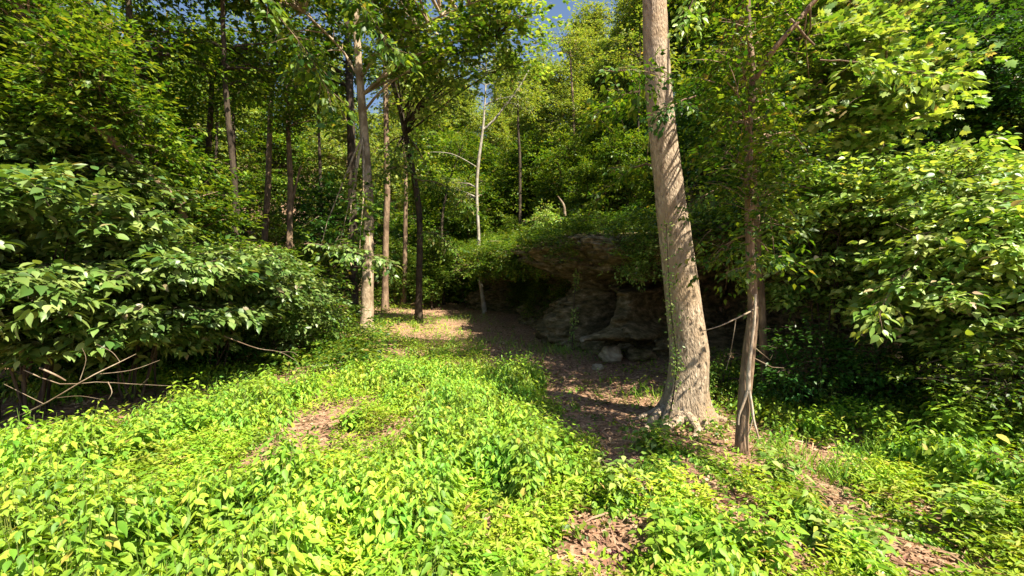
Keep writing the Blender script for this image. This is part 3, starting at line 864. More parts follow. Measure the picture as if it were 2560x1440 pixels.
rng = np.random.default_rng(5)
for px, Yd, s, k in ((150, 9.8, 1.35, 0), (380, 10.5, 1.3, 1), (-120, 9, 1.4, 0), (0, 12, 1.6, 2), (270, 13.5, 1.6, 0)):
    put(us, k, (px - 1280) / F * Yd, Yd, s, 'l', 'saplings in the left forest', rng)
for px, Yd, s, k in ((-60, 11, 1.1, 0), (120, 12.5, 1.1, 2), (300, 12, 1.0, 0), (600, 19, 0.7, 1), (770, 18, 0.6, 0), (820, 20, 1.0, 2),
                     (30, 16, 1.3, 2), (230, 17, 1.2, 0), (400, 19, 1.2, 2), (520, 23, 1.3, 0), (680, 24, 1.2, 1), (850, 27, 1.2, 0), (-200, 14, 1.2, 2)):
    put(us, k, (px - 1280) / F * Yd, Yd, s, 'leafy understory sapling in the dim left forest behind the bushes', 'saplings in the left forest', rng)
for px, Yd, s, k in ((985, 26, 0.9, 1), (1080, 24, 0.75, 0), (1130, 28, 0.8, 1), (1180, 30, 0.9, 0), (1070, 31, 1.0, 1), (1240, 33, 1.0, 1), (1000, 33, 1.1, 0), (940, 30, 1.1, 2)):
    put(us, k, (px - 1280) / F * Yd, Yd, s, 'leafy sapling closing the view at the far end of the trail', 'saplings beyond the trail', rng)
for px, Yd, s, k in ((150, 24, 0.95, 0), (330, 27, 1.0, 0), (520, 30, 1.0, 1), (700, 33, 1.0, 0), (860, 34, 0.9, 1), (20, 30, 1.2, 1), (-200, 22, 1.1, 0), (420, 40, 1.3, 0), (250, 42, 1.3, 1), (620, 46, 1.3, 0), (-120, 36, 1.2, 0), (800, 48, 1.3, 1)):
    put(ts, k, (px - 1280) / F * Yd, Yd, s, 'tall leafy tree in the left background forest', 'trees of the left background forest', rng)
for px, Yd, s, k in ((960, 40, 0.85, 1), (1060, 37, 0.8, 2), (1150, 42, 0.85, 1), (1000, 52, 1.1, 1), (1110, 54, 1.0, 2), (1235, 46, 0.72, 2), (1290, 52, 0.7, 1)):
    put(ts, k, (px - 1280) / F * Yd, Yd, s, 'sunny yellow-green tree far beyond the end of the trail', 'sunny trees beyond the trail', rng)
# slope above the cliff
for px, Yd, s, k, L in ((1285, 27, 0.8, 1, us), (1340, 24, 0.85, 0, us), (1400, 22, 0.8, 1, us), (1465, 20, 0.75, 0, us), (1520, 22, 0.85, 1, us), (1380, 30, 0.9, 1, us), (1450, 28, 0.9, 0, us),
                        (1560, 18, 0.8, 0, us), (1600, 22, 0.9, 2, us), (1350, 17.5, 0.45, 1, us), (1420, 15.8, 0.45, 0, us), (1500, 15.2, 0.45, 1, us), (1580, 15, 0.55, 2, us), (1300, 22, 0.45, 0, us),
                        (1660, 16, 0.6, 0, us), (1760, 14.5, 0.7, 2, us), (1830, 17, 0.9, 0, us), (1760, 20, 1.0, 1, us), (1300, 32, 1.1, 1, us), (1330, 38, 1.3, 0, us), (1255, 28, 0.7, 1, us), (1420, 34, 1.0, 0, us), (1480, 25, 0.9, 1, us), (1550, 26, 1.1, 0, us), (1500, 32, 1.2, 1, us), (1600, 31, 1.3, 0, us), (1440, 40, 1.1, 1, us), (1385, 26, 0.8, 0, us), (1650, 21, 1.0, 1, us), (1540, 19, 0.7, 0, us)):
    put(L, k, (px - 1280) / F * Yd, Yd, s, 'young leafy tree growing on the slope above the cliff', 'young trees on the slope above the cliff', rng)
put(ts, 2, (1488 - 1280) / F * 34, 34, 0.78, 'tall pointed yellow-green tree against the blue sky', 'tall trees on the slope', rng)
for px, Yd, s, k in ((1330, 42, 0.75, 2), (1550, 38, 0.8, 2), (1640, 36, 0.9, 1), (1270, 62, 0.9, 1), (1340, 60, .8, 2), (1450, 50, .6, 2), (1585, 30, 0.75, 1), (1700, 27, 0.9, 0), (1820, 24, 1.0, 0), (1960, 24, 1.0, 0), (2130, 20, 1.0, 0), (2330, 19, 1.1, 0), (2550, 17, 1.1, 0)):
    put(ts, k, (px - 1280) / F * Yd, Yd, s, 'tall leafy tree standing on the slope behind the big pale trunk', 'tall trees on the slope', rng)

# ================================================================== SHRUBS: left wall
def L_(px, Y, extra=0.0):
    x = (px - 1280) / F * Y
    return (x, Y, float(g(x, Y)) + extra)


make_shrub('broadleaf_bush', 'nearest big-leaved bush filling the left edge of the photo', L_(60, 6.6), 3.7, 2.1, 2.0, M['lf_bush'], 201, 9, 120, 11, 12, 0.55, 0.17, 'fine', zlow=0.26, flat=0.34, down=0.3)
make_shrub('broadleaf_bush', 'big-leaved bush right of the nearest left bush, over bare twigs', L_(330, 7.4), 2.8, 1.9, 1.8, M['lf_bush'], 202, 8, 95, 11, 13, 0.5, 0.145, 'fine', zlow=0.3, flat=0.42, down=0.3)
make_shrub('broadleaf_bush', 'dense rounded bush in the middle of the left bush row', L_(540, 9.0), 2.75, 1.8, 1.5, M['lf_bush'], 203, 8, 75, 11, 13, 0.5, 0.125, 'fine', zlow=0.36, flat=0.42)
make_shrub('broadleaf_bush', 'low bush ending the left row beside the straight tan trunk', L_(690, 10.4), 2.3, 1.5, 1.3, M['lf_bush'], 204, 8, 75, 11, 13, 0.5, 0.115, 'mid', zlow=0.25, flat=0.4)
make_shrub('broadleaf_bush', 'small darker bush tucked at the foot of the straight tan trunk', L_(800, 12.6), 1.5, 0.9, 0.9, M['lf_wood'], 205, 6, 45, 10, 13, 0.45, 0.1, 'mid', zlow=0.05, flat=0.4)
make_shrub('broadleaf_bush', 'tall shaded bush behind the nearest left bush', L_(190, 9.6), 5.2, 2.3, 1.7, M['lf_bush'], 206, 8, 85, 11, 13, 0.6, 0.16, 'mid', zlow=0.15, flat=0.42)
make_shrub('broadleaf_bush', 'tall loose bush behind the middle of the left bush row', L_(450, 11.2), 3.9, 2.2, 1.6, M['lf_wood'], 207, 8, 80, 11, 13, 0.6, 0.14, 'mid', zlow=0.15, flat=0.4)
make_shrub('broadleaf_bush', 'leafy bush standing behind the low bush near the tan trunk', L_(670, 13.0), 2.9, 1.9, 1.6, M['lf_wood'], 208, 8, 75, 11, 13, 0.6, 0.13, 'mid', zlow=0.1, flat=0.4)

# ------------------------------------------------------------------ right wall
make_shrub('bright_bush', 'nearest bright bush pressing in at the right edge of the photo', L_(2520, 5.6), 3.0, 1.6, 1.3, M['lf_right'], 221, 9, 105, 12, 13, 0.5, 0.112, 'fine', zlow=0.2, flat=0.5)
make_shrub('bright_bush', 'sunny tall bush left of the nearest right-edge bush', L_(2290, 6.9), 4.0, 1.5, 1.3, M['lf_right'], 222, 9, 125, 12, 13, 0.5, 0.112, 'fine', zlow=0.28, flat=0.5)
make_shrub('bright_bush', 'bush with small leaves filling the space right of the vine-clad slim tree', L_(2070, 7.4), 3.9, 1.2, 1.1, M['lf_right'], 223, 8, 80, 12, 13, 0.45, 0.10, 'fine', zlow=0.3, flat=0.5)
make_tree('understory_tree', 'leafy tree arching bright sprays over the right side, top right', [L_(2240, 8.4), L_(2230, 8.4, 2.2), L_(2200, 8.2, 4.4), L_(2180, 8.2, 7.5)], [0.10, 0.08, 0.06, 0.02], M['bark_tan'],
          [(pxp(2150, 190, 7.0), (1.3, 0.9, 0.9), 3), (pxp(2040, 60, 7.4), (0.9, 0.8, 0.7), 0.9), (pxp(2400, 480, 7.2), (1.4, 1, 0.7), 2), (pxp(2250, -120, 7.5), (2.0, 1.2, 0.9), 2)],
          M['lf_right'], 225, 90, 12, 13, 0.55, 0.125, 'lobed', flat=0.45)
make_tree('understory_tree', 'dark-leaved tree standing in for shade in the top right corner', [L_(2500, 9.5), L_(2500, 9.5, 2.2), L_(2480, 9.4, 4.4), L_(2460, 9.4, 8)], [0.12, 0.09, 0.07, 0.02], M['bark_dark'],
          [(pxp(2480, 150, 9.5), (2.0, 1.2, 1.8), 3), (pxp(2300, 350, 9.8), (1.6, 1, 1.2), 2), (pxp(2450, 200, 8.6), (1.5, 0.8, 1.3), 3)], M['lf_dark'], 226, 120, 12, 14, 0.6, 0.12, 'mid')  # dark leaf colour and the extra front volume stand in for shade
for px, Yd, s, k in ((2000, 12, 0.75, 0), (2150, 11.5, 0.8, 2), (2320, 11, 0.9, 2), (2500, 10.5, 0.9, 2), (1900, 13.5, 0.8, 2), (1950, 15.5, 1.0, 0), (2120, 15, 1.1, 2), (2380, 14, 1.2, 2), (2620, 8.5, 1.0, 0)):
    put(us, k, (px - 1280) / F * Yd, Yd, s, 'leafy sapling on the bank behind the bright bushes on the right', 'saplings on the right bank', rng)
make_shrub('low_shrub', 'dark-leaved low shrub added as shade in the hollow under the nearest left bush', L_(90, 7.9), 1.5, 1.2, 0.8, M['lf_dark'], 241, 6, 50, 9, 12, 0.4, 0.09, 'mid', zlow=0.0)  # three dark-leaved shrubs added to paint in the hollow's shade
make_shrub('low_shrub', 'dark-leaved low shrub added as shade in the hollow under the second left bush', L_(310, 8.6), 1.4, 1.2, 0.8, M['lf_dark'], 242, 6, 50, 9, 12, 0.4, 0.09, 'mid', zlow=0.0)
make_shrub('low_shrub', 'dark-leaved low shrub added as shade in the hollow under the middle left bush', L_(510, 9.6), 1.3, 1.2, 0.8, M['lf_dark'], 243, 6, 50, 9, 12, 0.4, 0.09, 'mid', zlow=0.0)
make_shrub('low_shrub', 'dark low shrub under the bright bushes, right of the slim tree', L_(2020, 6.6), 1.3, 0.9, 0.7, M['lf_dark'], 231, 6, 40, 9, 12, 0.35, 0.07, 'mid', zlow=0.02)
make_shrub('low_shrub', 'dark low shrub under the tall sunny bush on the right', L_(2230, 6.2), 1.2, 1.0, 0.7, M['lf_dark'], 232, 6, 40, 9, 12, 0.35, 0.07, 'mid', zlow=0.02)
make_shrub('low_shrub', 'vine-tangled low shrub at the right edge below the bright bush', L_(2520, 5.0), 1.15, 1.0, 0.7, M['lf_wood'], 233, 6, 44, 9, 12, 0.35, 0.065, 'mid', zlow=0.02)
make_shrub('low_shrub', 'small shrub between the big pale trunk and the slim tree', L_(1800, 7.6), 0.95, 0.5, 0.4, M['lf_wood'], 234, 5, 22, 8, 12, 0.28, 0.06, 'mid', zlow=0.0)

# ------------------------------------------------------------------ plants on the cliff edge
def lip(px, py, Yd, rx, ry, rz_, label, seed, leaf='lf_wood', size=0.09, n=26):
    c = pxp(px, py, Yd)
    r = empty('cliff_shrub', c, label, 'shrub', 'shrubs on the cliff edge')
    rg = np.random.default_rng(seed); st, cr = MB(), MB()
    bp = np.array([0.15, 0.7, -0.3])
    tips = ell_pts((0, 0, 0), (rx, ry, rz_), n, rg, 0.3)
    fill_crown(st, cr, rg, tips, lambda q: bp + rg.normal(0, 0.08, 3), 0.015, 9, 13, 0.35, size, 'mid', 0.3)
    st.build('stem', M['bark_tan'], r); cr.build('foliage', M[leaf], r)


lip(1300, 600, 17.5, 1.6, 0.8, 0.6, 'shrub spilling over the left end of the cliff top', 301)
lip(1370, 560, 14.5, 1.0, 0.8, 0.6, 'sunlit shrub on the cliff top above the hanging vine', 302, 'lf_right')
lip(1445, 590, 12.0, 0.45, 0.4, 0.3, 'small trailing shrub where the hanging vine starts', 303, 'lf_right', 0.07)
lip(1530, 560, 11.3, 0.6, 0.4, 0.2, 'bright green tuft on top of the sunlit rock brow', 304, 'lf_ground', 0.06)
lip(1610, 610, 10.0, 0.5, 0.4, 0.4, 'leafy shrub hanging off the cliff beside the big trunk', 305, 'lf_right', 0.07)
lip(1790, 590, 9.8, 0.7, 0.5, 0.6, 'shrub on the cliff right behind the big trunk', 306, 'lf_wood', 0.08)
lip(1225, 640, 19.5, 1.2, 0.8, 0.5, 'drooping shrub at the far end of the cliff beside the white tree', 307, 'lf_wood', 0.1)

lip(1195, 665, 18.6, 1.2, 0.7, 0.7, 'drooping shrub in front of the dark recess, right of the white tree', 308, 'lf_wood', 0.1, 34)
lip(1285, 655, 15.2, 1.0, 0.6, 0.6, 'hanging shrub over the middle of the dark recess', 309, 'lf_wood', 0.09, 34)
lip(1360, 640, 13.2, 0.7, 0.5, 0.55, 'hanging shrub just left of the hanging vine', 310, 'lf_wood', 0.08, 30)
lip(1590, 660, 10.3, 0.5, 0.4, 0.4, 'low trailing shrub against the left side of the big trunk', 311, 'lf_right', 0.07, 22)


def hanging_vine():
    a, b = pxp(1440, 620, 11.6), ground_pt(1430, 868)
    b = pxp(1430, 868, 11.6)
    rg = np.random.default_rng(9)
    mb = MB()
    p = smooth_path([a, pxp(1444, 680, 11.6), pxp(1436, 740, 11.6), pxp(1434, 800, 11.6), b], 20)
    r = empty('hanging_vine', b, 'single long vine hanging down in front of the dark rock hollow', 'vine')
    mb.tube(p - b, np.linspace(0.018, 0.012, 20), 6, 0.2)
    for x0 in (1452, 1462):
        mb.tube(smooth_path([pxp(x0, 590, 11.5), pxp(x0 + 3, 640, 11.5), pxp(x0 - 2, 700, 11.5)], 8) - b, 0.006, 4)
    mb.build('stem', M['bark_dark'], r)
    lf = MB()
    t = np.concatenate([rg.random(120) * 0.45, 0.62 + 0.3 * rg.random(110)])
    pp = np.stack([np.interp(t * 19, np.arange(20), p[:, c]) for c in range(3)], -1) - b + rg.normal(0, 0.045, (len(t), 3))
    lf.leaves(pp, rg.normal(0, 1, pp.shape) + (0, -0.3, -0.5), rg.normal(0, .5, pp.shape) + (0, -0.5, 0.6), 0.075, 'mid')
    lf.build('foliage', M['lf_right'], r)


hanging_vine()

# vine leaves on the big trunk
def trunk_vine():
    r = empty('climbing_vine', b0 + (-0.1, -0.3, 0), 'green vine climbing the left side of the big pale trunk', 'vine')
    rg = np.random.default_rng(91); mb, lf = MB(), MB()
    q = smooth_path([pxp(1672, 1045, Y1 - .33), pxp(1684, 985, Y1 - .33), pxp(1692, 900, Y1 - .3), pxp(1680, 800, Y1 - .27), pxp(1672, 700, Y1 - .25), pxp(1666, 560, Y1 - .23)], 30)
    o = np.array(r.location)
    mb.tube(q - o, np.linspace(0.013, 0.004, 30), 5, 0.2)
    mb.build('stem', M['bark_dark'], r)
    for c, n in ((0.3, 45), (0.42, 70), (0.62, 60), (0.8, 60), (0.97, 50), (0.15, 10)):
        t = np.clip(c + rg.normal(0, 0.05, n), 0, 1) * 29
        pp = np.stack([np.interp(t, np.arange(30), q[:, k]) for k in range(3)], -1) + rg.normal(0, 0.055, (n, 3)) - o
        lf.leaves(pp, rg.normal(0, 1, pp.shape) + (0, -0.4, -0.4), rg.normal(0, .4, pp.shape) + (0, -0.8, 0.5), 0.05, 'mid')
    lf.build('foliage', M['lf_right'], r)


trunk_vine()

# near leafy branches that hang into the top of the frame
def near_branch(name, label, a, b, n, size, leaf, seed, kind='fine', sag=0.05, L=0.35, wob=0.15, r=0.012, nsp=22, k=12):
    rg = np.random.default_rng(seed)
    a = np.asarray(a); b = np.asarray(b)
    root = empty(name, a, label, 'branch')
    st, cr = MB(), MB()
    p = curve_pts(a * 0, b - a, sag, 14, rg, 0.03)
    st.tube(p, np.linspace(r, 0.003, 14), 6)
    t = (0.15 + 0.85 * rg.random(nsp)) * 13
    base = np.stack([np.interp(t, np.arange(14), p[:, c]) for c in range(3)], -1)
    d = nrm(nrm(b - a) * 0.8 + rg.normal(0, 0.6, (nsp, 3)) * (1, 1, 0.5))
    spray_leaves(cr, base, d, L, k, size, rg, kind, 0.45, 0.25, down=0.35)
    for q_, d_ in zip(base, d):
        st.tube(np.array([q_, q_ + d_ * L * 0.5, q_ + d_ * L * 0.9 - UP * .03]), [0.004, 0.003, 0.0015], 3)
    st.build('twig', M['bark_tan'], root); cr.build('foliage', leaf, root)


near_branch('leafy_branch', 'bright leafy branch drooping from the top edge above the tan trunk', pxp(760, -140, 6.2), pxp(985, 120, 5.8), 0, 0.13, M['lf_wood'], 401, nsp=30)
near_branch('leafy_branch', 'second drooping leafy branch at the top edge, left of the bright one', pxp(560, -120, 6.6), pxp(860, 300, 6.6), 0, 0.12, M['lf_wood'], 402, nsp=40, L=0.45)
near_branch('leafy_branch', 'leafy branch crossing in front of the straight tan trunk', pxp(760, 610, 10.5), pxp(990, 660, 10.0), 0, 0.14, M['lf_bush'], 403, nsp=26, L=0.5)
near_branch('leafy_branch', 'compound-leaved spray hanging beside the top of the big trunk', pxp(1760, -60, 5.5), pxp(1690, 90, 5.4), 0, 0.09, M['lf_right'], 404, nsp=10, L=0.3)
near_branch('leafy_branch', 'bright pointed branch reaching left at the upper right', pxp(2050, 150, 6.0), pxp(2380, 215, 5.6), 0, 0.12, M['lf_right'], 405, nsp=26, L=0.35)
near_branch('leafy_branch', 'leafy spray crossing the upper part of the big pale trunk', pxp(1500, 180, 6.0), pxp(1660, 200, 5.6), 0, 0.09, M['lf_wood'], 406, nsp=16, L=0.4)
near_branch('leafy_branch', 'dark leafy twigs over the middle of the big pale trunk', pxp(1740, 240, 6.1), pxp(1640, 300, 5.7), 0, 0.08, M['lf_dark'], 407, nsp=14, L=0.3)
near_branch('leafy_branch', 'leafy limb reaching right from the middle of the curving dark trunk', pxp(1034, 450, Y5), pxp(1190, 530, Y5 - 2), 0, 0.13, M['lf_wood'], 421, nsp=34, L=0.7, r=0.03, sag=0.1)
near_branch('leafy_branch', 'low leafy limb reaching right from the curving dark trunk', pxp(1048, 580, Y5), pxp(1150, 650, Y5 - 2), 0, 0.13, M['lf_wood'], 422, nsp=28, L=0.6, r=0.025, sag=0.1)
near_branch('leafy_branch', 'leafy limb reaching left from the curving dark trunk across the tan trunk', pxp(1030, 420, Y5), pxp(900, 470, Y5 - 3.5), 0, 0.13, M['lf_wood'], 423, nsp=28, L=0.6, r=0.025, sag=0.1)
near_branch('leafy_branch', 'long leafy limb spreading left from the upper big trunk', pxp(1640, 230, Y1 + .1), pxp(1450, 330, Y1 + 2.2), 0, 0.10, M['lf_wood'], 424, nsp=36, L=0.5, r=0.02, sag=0.1)
near_branch('leafy_branch', 'leafy limb spreading left from the middle of the big trunk', pxp(1662, 420, Y1 + .1), pxp(1500, 500, Y1 + 2.5), 0, 0.10, M['lf_wood'], 425, nsp=30, L=0.45, r=0.02, sag=0.1)
near_branch('leafy_branch', 'small leafy twig added to dapple the right side of the big trunk, mid height', pxp(1800, 470, 6.0), pxp(1700, 540, 5.6), 0, 0.06, M['lf_wood'], 412, nsp=10, L=0.22)  # twig added to cast leaf shadows on the trunk
near_branch('leafy_branch', 'leafy twig crossing the slim tree at eye level', pxp(1960, 640, 5.4), pxp(1850, 670, 4.9), 0, 0.08, M['lf_wood'], 408, nsp=12, L=0.25)
near_branch('leafy_branch', 'bright drooping twig tips in front of the dark right thicket', pxp(2300, 640, 5.6), pxp(2190, 800, 5.2), 0, 0.11, M['lf_right'], 409, nsp=16, L=0.3)

def stick(label, pts, rads, name='broken_branch', mat='twig', subs=()):
    mb = MB(); pts = np.asarray(pts, float)
    mb.tube(smooth_path(pts, 12), np.interp(np.linspace(0, 1, 12), np.linspace(0, 1, len(rads)), rads), 7, 0.2, cap=True)
    for sp, sr in subs:
        mb.tube(smooth_path(sp, 9), np.interp(np.linspace(0, 1, 9), np.linspace(0, 1, len(sr)), sr), 5, 0.2)
    tag(mb.build(name, M[mat]), label, 'branch')


stick('pale broken branch crossing the dark limb at the top right', [pxp(1960, 30, 5.9), pxp(1990, 62, 5.9), pxp(2012, 90, 5.9), pxp(2036, 113, 5.9)], [0.014, 0.017, 0.018, 0.014])
stick('short vertical pale stem among leaves at the upper right', [pxp(2050, 130, 7.2), pxp(2053, 180, 7.2), pxp(2052, 240, 7.2)], [0.03, 0.03, 0.025])
stick('bare pale twigs arching out low under the left bushes',
      [pxp(20, 1050, 5.6), pxp(110, 1010, 5.5), pxp(220, 945, 5.5), pxp(300, 905, 5.7), pxp(340, 885, 6.0)], [0.005, 0.008, 0.008, 0.006, 0.003], 'bare_twigs',
      subs=[([pxp(60, 925, 5.6), pxp(150, 960, 5.5), pxp(240, 955, 5.5), pxp(330, 960, 5.4), pxp(430, 965, 5.3)], [0.007, 0.006, 0.005, 0.004, 0.002]),
            ([pxp(100, 920, 5.5), pxp(140, 938, 5.5), pxp(165, 952, 5.5)], [0.011, 0.012, 0.008]),
            ([pxp(200, 950, 5.5), pxp(215, 900, 5.5), pxp(205, 870, 5.5)], [0.005, 0.003, 0.002]),
            ([pxp(270, 955, 5.4), pxp(280, 980, 5.3), pxp(270, 1000, 5.3)], [0.006, 0.004, 0.002]),
            ([pxp(110, 1010, 5.5), pxp(60, 985, 5.4), pxp(10, 960, 5.4)], [0.005, 0.004, 0.002]), ([pxp(140, 995, 5.5), pxp(200, 990, 5.3), pxp(260, 1000, 5.2)], [0.004, 0.003, 0.001]),
            ([pxp(250, 935, 5.6), pxp(330, 925, 5.5), pxp(400, 900, 5.6)], [0.005, 0.004, 0.002]), ([pxp(300, 905, 5.7), pxp(280, 880, 5.7), pxp(240, 860, 5.7)], [0.004, 0.003, 0.002]),
            ([pxp(350, 965, 5.4), pxp(372, 945, 5.3)], [0.004, 0.002])])
stick('thin bare twig ends sticking out of the left bush, middle', [pxp(560, 840, 7.5), pxp(640, 870, 7.2), pxp(700, 880, 7.0), pxp(745, 905, 6.9)], [0.01, 0.007, 0.005, 0.002], 'bare_twigs',
      subs=[([pxp(700, 880, 7), pxp(730, 880, 7.0), pxp(745, 890, 6.9)], [0.004, .003, .002])])
stick('curved pale dead stem standing on the slope above the cliff', [pxp(1412, 540, 16.5), pxp(1410, 515, 16.5), pxp(1400, 498, 16.5), pxp(1394, 490, 16.5)], [0.06, 0.05, 0.03, 0.015], 'dead_branch')
stick('bare pale twigs inside the bright bush on the right', [pxp(2260, 610, 5.6), pxp(2300, 590, 5.6), pxp(2350, 625, 5.6)], [0.006, 0.008, 0.004], 'bare_twigs', subs=[([pxp(2300, 590, 5.6), pxp(2240, 560, 5.6)], [.006, .002])])
stick('bent bare twig poking out over the right thicket', [pxp(2340, 740, 5.2), pxp(2362, 758, 5.2), pxp(2390, 785, 5.2)], [0.004, 0.007, 0.004], 'bare_twigs')

for px, pt_, Yd, L, k in ((1400, 150, 33, ts, 2), (1440, 215, 28, ts, 2), (1500, 100, 40, ts, 1), (1475, 15, 46, ts, 2), (1560, 70, 36, ts, 1), (1345, 150, 36, ts, 1), (1600, 20, 33, ts, 0), (1100, 190, 42, ts, 1), (1160, 230, 47, ts, 2),
                          (1225, 270, 41, ts, 2), (1275, 210, 45, ts, 1), (1050, 120, 50, ts, 1), (1130, 330, 35, us, 1), (1200, 350, 34, us, 0), (1120, 430, 30, us, 0), (1180, 410, 32, us, 1), (1235, 450, 30, us, 1), (1160, 510, 27, us, 0), (1100, 520, 28, us, 1),
                          (1290, 380, 30, us, 1), (1340, 330, 29, us, 0), (1420, 340, 24, us, 1), (1500, 300, 23, us, 0)):
    x = (px - 1280) / F * Yd
    H_ = {0: {0: 14.0, 1: 17.0, 2: 12.0}, 1: {0: 5.5, 1: 4.5, 2: 6.5}}[1 if L is us else 0][k]
    s_ = (CAMZ - (pt_ - 720) / F * Yd - float(g(x, Yd))) / H_
    put(L, k, x, Yd, max(0.3, s_), 'l', 'saplings beyond the trail' if L is us else 'sunny trees beyond the trail', rng)


def undergrowth():
    rg = np.random.default_rng(551)
    cr = MB()
    def sc_(x, y, z, L, k, size, kind='mid'):
        n = len(x); az = rg.random(n) * 6.28
        D = np.stack([np.cos(az), np.sin(az), 0.15 + 0.3 * rg.random(n)], -1)
        spray_leaves(cr, np.stack([x, y, z], -1), D, L, k, size, rg, kind, 0.4, 0.2)
    # behind the cliff edge and up the slope
    n = 16000; y = 7 + 38 * rg.random(n) ** 1.2; x = (rg.random(n) * 1.6 - 0.25) * y
    d = cliff_d(x, y); k = (d > 0.9) & (d < 17)
    x, y, d = x[k], y[k], d[k]
    base = np.where(d < 3.6, g0(x, y) + 3.25, g(x, y))
    cl = fbm(x * 0.8, y * 0.8, 3.0, 3)
    z = base + (0.1 + 2.2 * np.clip(cl - 0.36, 0, 1) * rg.random(len(x))) * 1.3
    sc_(x, y, z, 0.45, 9, 0.10)
    # fringe along the very edge
    seg = np.diff(CL, axis=0); cum = np.concatenate([[0], np.cumsum(np.hypot(*seg.T))])
    t = cum[1] + rg.random(11000) * (cum[11] - cum[1])
    x = np.interp(t, cum, CL[:, 0]); y = np.interp(t, cum, CL[:, 1])
    m = fbm(t * 1.1, 0.5, 0.0, 3); px = 1280 + x / y * F
    keep = (m > 0.32 + 0.2 * rg.random(len(t))) & ~((px > 1485) & (px < 1570))
    x, y, m = x[keep], y[keep], m[keep]
    off = -1.7 + 2.4 * rg.random(len(x))
    hang = np.where(off < -0.8, 0.25 + 0.75 * rg.random(len(x)) * sstep(m, 0.38, 0.55), 0.0)
    sc_(x + off * 0.5, y + off * 0.8, g0(x, y) + 3.3 + (m - 0.35) * 1.8 * rg.random(len(x)) - hang, 0.35, 11, 0.08)
    n = 6000; y = 24 + 36 * rg.random(n); x = -y * 0.32 + rg.random(n) * (y * 0.5)
    cl = fbm(x * 0.5, y * 0.5, 9.0, 3); k = (cl > 0.36) & (cliff_d(x, y) < 1.5); x, y, cl = x[k], y[k], cl[k]
    sc_(x, y, g(x, y) + 0.1 + 6 * (cl - 0.34) * rg.random(len(x)), 0.7, 10, 0.17)
    # left forest floor
    n = 9000; y = 9 + 40 * rg.random(n) ** 1.3; x = -y * (0.30 + 1.1 * rg.random(n))
    cl = fbm(x * 0.6, y * 0.6, 5.0, 3); k = cl > 0.42; x, y, cl = x[k], y[k], cl[k]
    sc_(x, y, g(x, y) + 0.1 + 2.6 * (cl - 0.4) * rg.random(len(x)), 0.55, 10, 0.125)
    tag(cr.build('undergrowth', M['lf_wood']), 'low leafy undergrowth covering the forest floor and the slope above the cliff', 'undergrowth', kind='stuff')


undergrowth()

# ================================================================== GROUND COVER
rng = np.random.default_rng(77)
def to_px(x, y, z):
    return 1280 + x / y * F, 720 - (z - CAMZ) / y * F


# bare soil: blobs on the ground (centre, radii, angle) in metres, read off the photograph
def blob(px, py, wpx, hpx, soft=1.0):
    x, y = pg(px, py)
    xa, _ = pg(px + wpx, py); _, y1 = pg(px, py - hpx); _, y2 = pg(px, min(py + hpx, 1438))
    ry = max(0.1, abs(y1 - y2) / 2)
    return (x * 0.98, y - 0.22 * ry - 0.05, abs(xa - x) * 1.1, ry * 1.25 + 0.05)


BL = [blob(*q) for q in ((1500, 1330, 60, 50), (1440, 1400, 80, 50), (1540, 1160, 60, 40), (1590, 1210, 40, 30), (1450, 1050, 60, 40), (2080, 1130, 50, 30), (2120, 1280, 50, 30), (1900, 1330, 40, 30), (2380, 1400, 60, 40), (1240, 1280, 15, 40), (1220, 1330, 20, 30), (960, 1110, 50, 30), (640, 1180, 50, 40), (2350, 1290, 60, 25), (1780, 1225, 60, 40), (1840, 1275, 50, 30), (2040, 1215, 55, 50), (2190, 1330, 80, 45), (2270, 1390, 80, 45), (1990, 1360, 50, 30), (820, 1090, 70, 35), (700, 1130, 70, 35), (775, 1085, 100, 42), (680, 1150, 60, 30), (620, 1200, 35, 25), (985, 1090, 40, 30), (470, 1130, 30, 18),
                         (1520, 1400, 50, 50), (1600, 1330, 40, 45), (1750, 1200, 45, 50), (1800, 1250, 30, 30), (2020, 1180, 45, 45), (2070, 1240, 30, 28), (2240, 1360, 70, 45), (2150, 1300, 60, 30), (1960, 1390, 45, 40),
                         (2300, 1420, 70, 30), (1535, 1100, 70, 40), (1560, 1130, 40, 30), (1205, 1290, 12, 40), (1440, 1340, 20, 30), (1400, 1000, 40, 20), (560, 1420, 40, 15), (1620, 1050, 90, 30), (1720, 1085, 90, 35), (1850, 1120, 60, 30), (1480, 1000, 60, 30))]
TR = [pg(*q) for q in ((1010, 752), (1120, 748), (1190, 800), (1290, 850), (1370, 900), (1480, 950), (1580, 1010), (1680, 1060), (1790, 1090))]   # trodden litter below the cliff
TRW = [2.6, 2.4, 2.1, 1.6, 1.5, 1.5, 1.65, 1.5, 1.2]


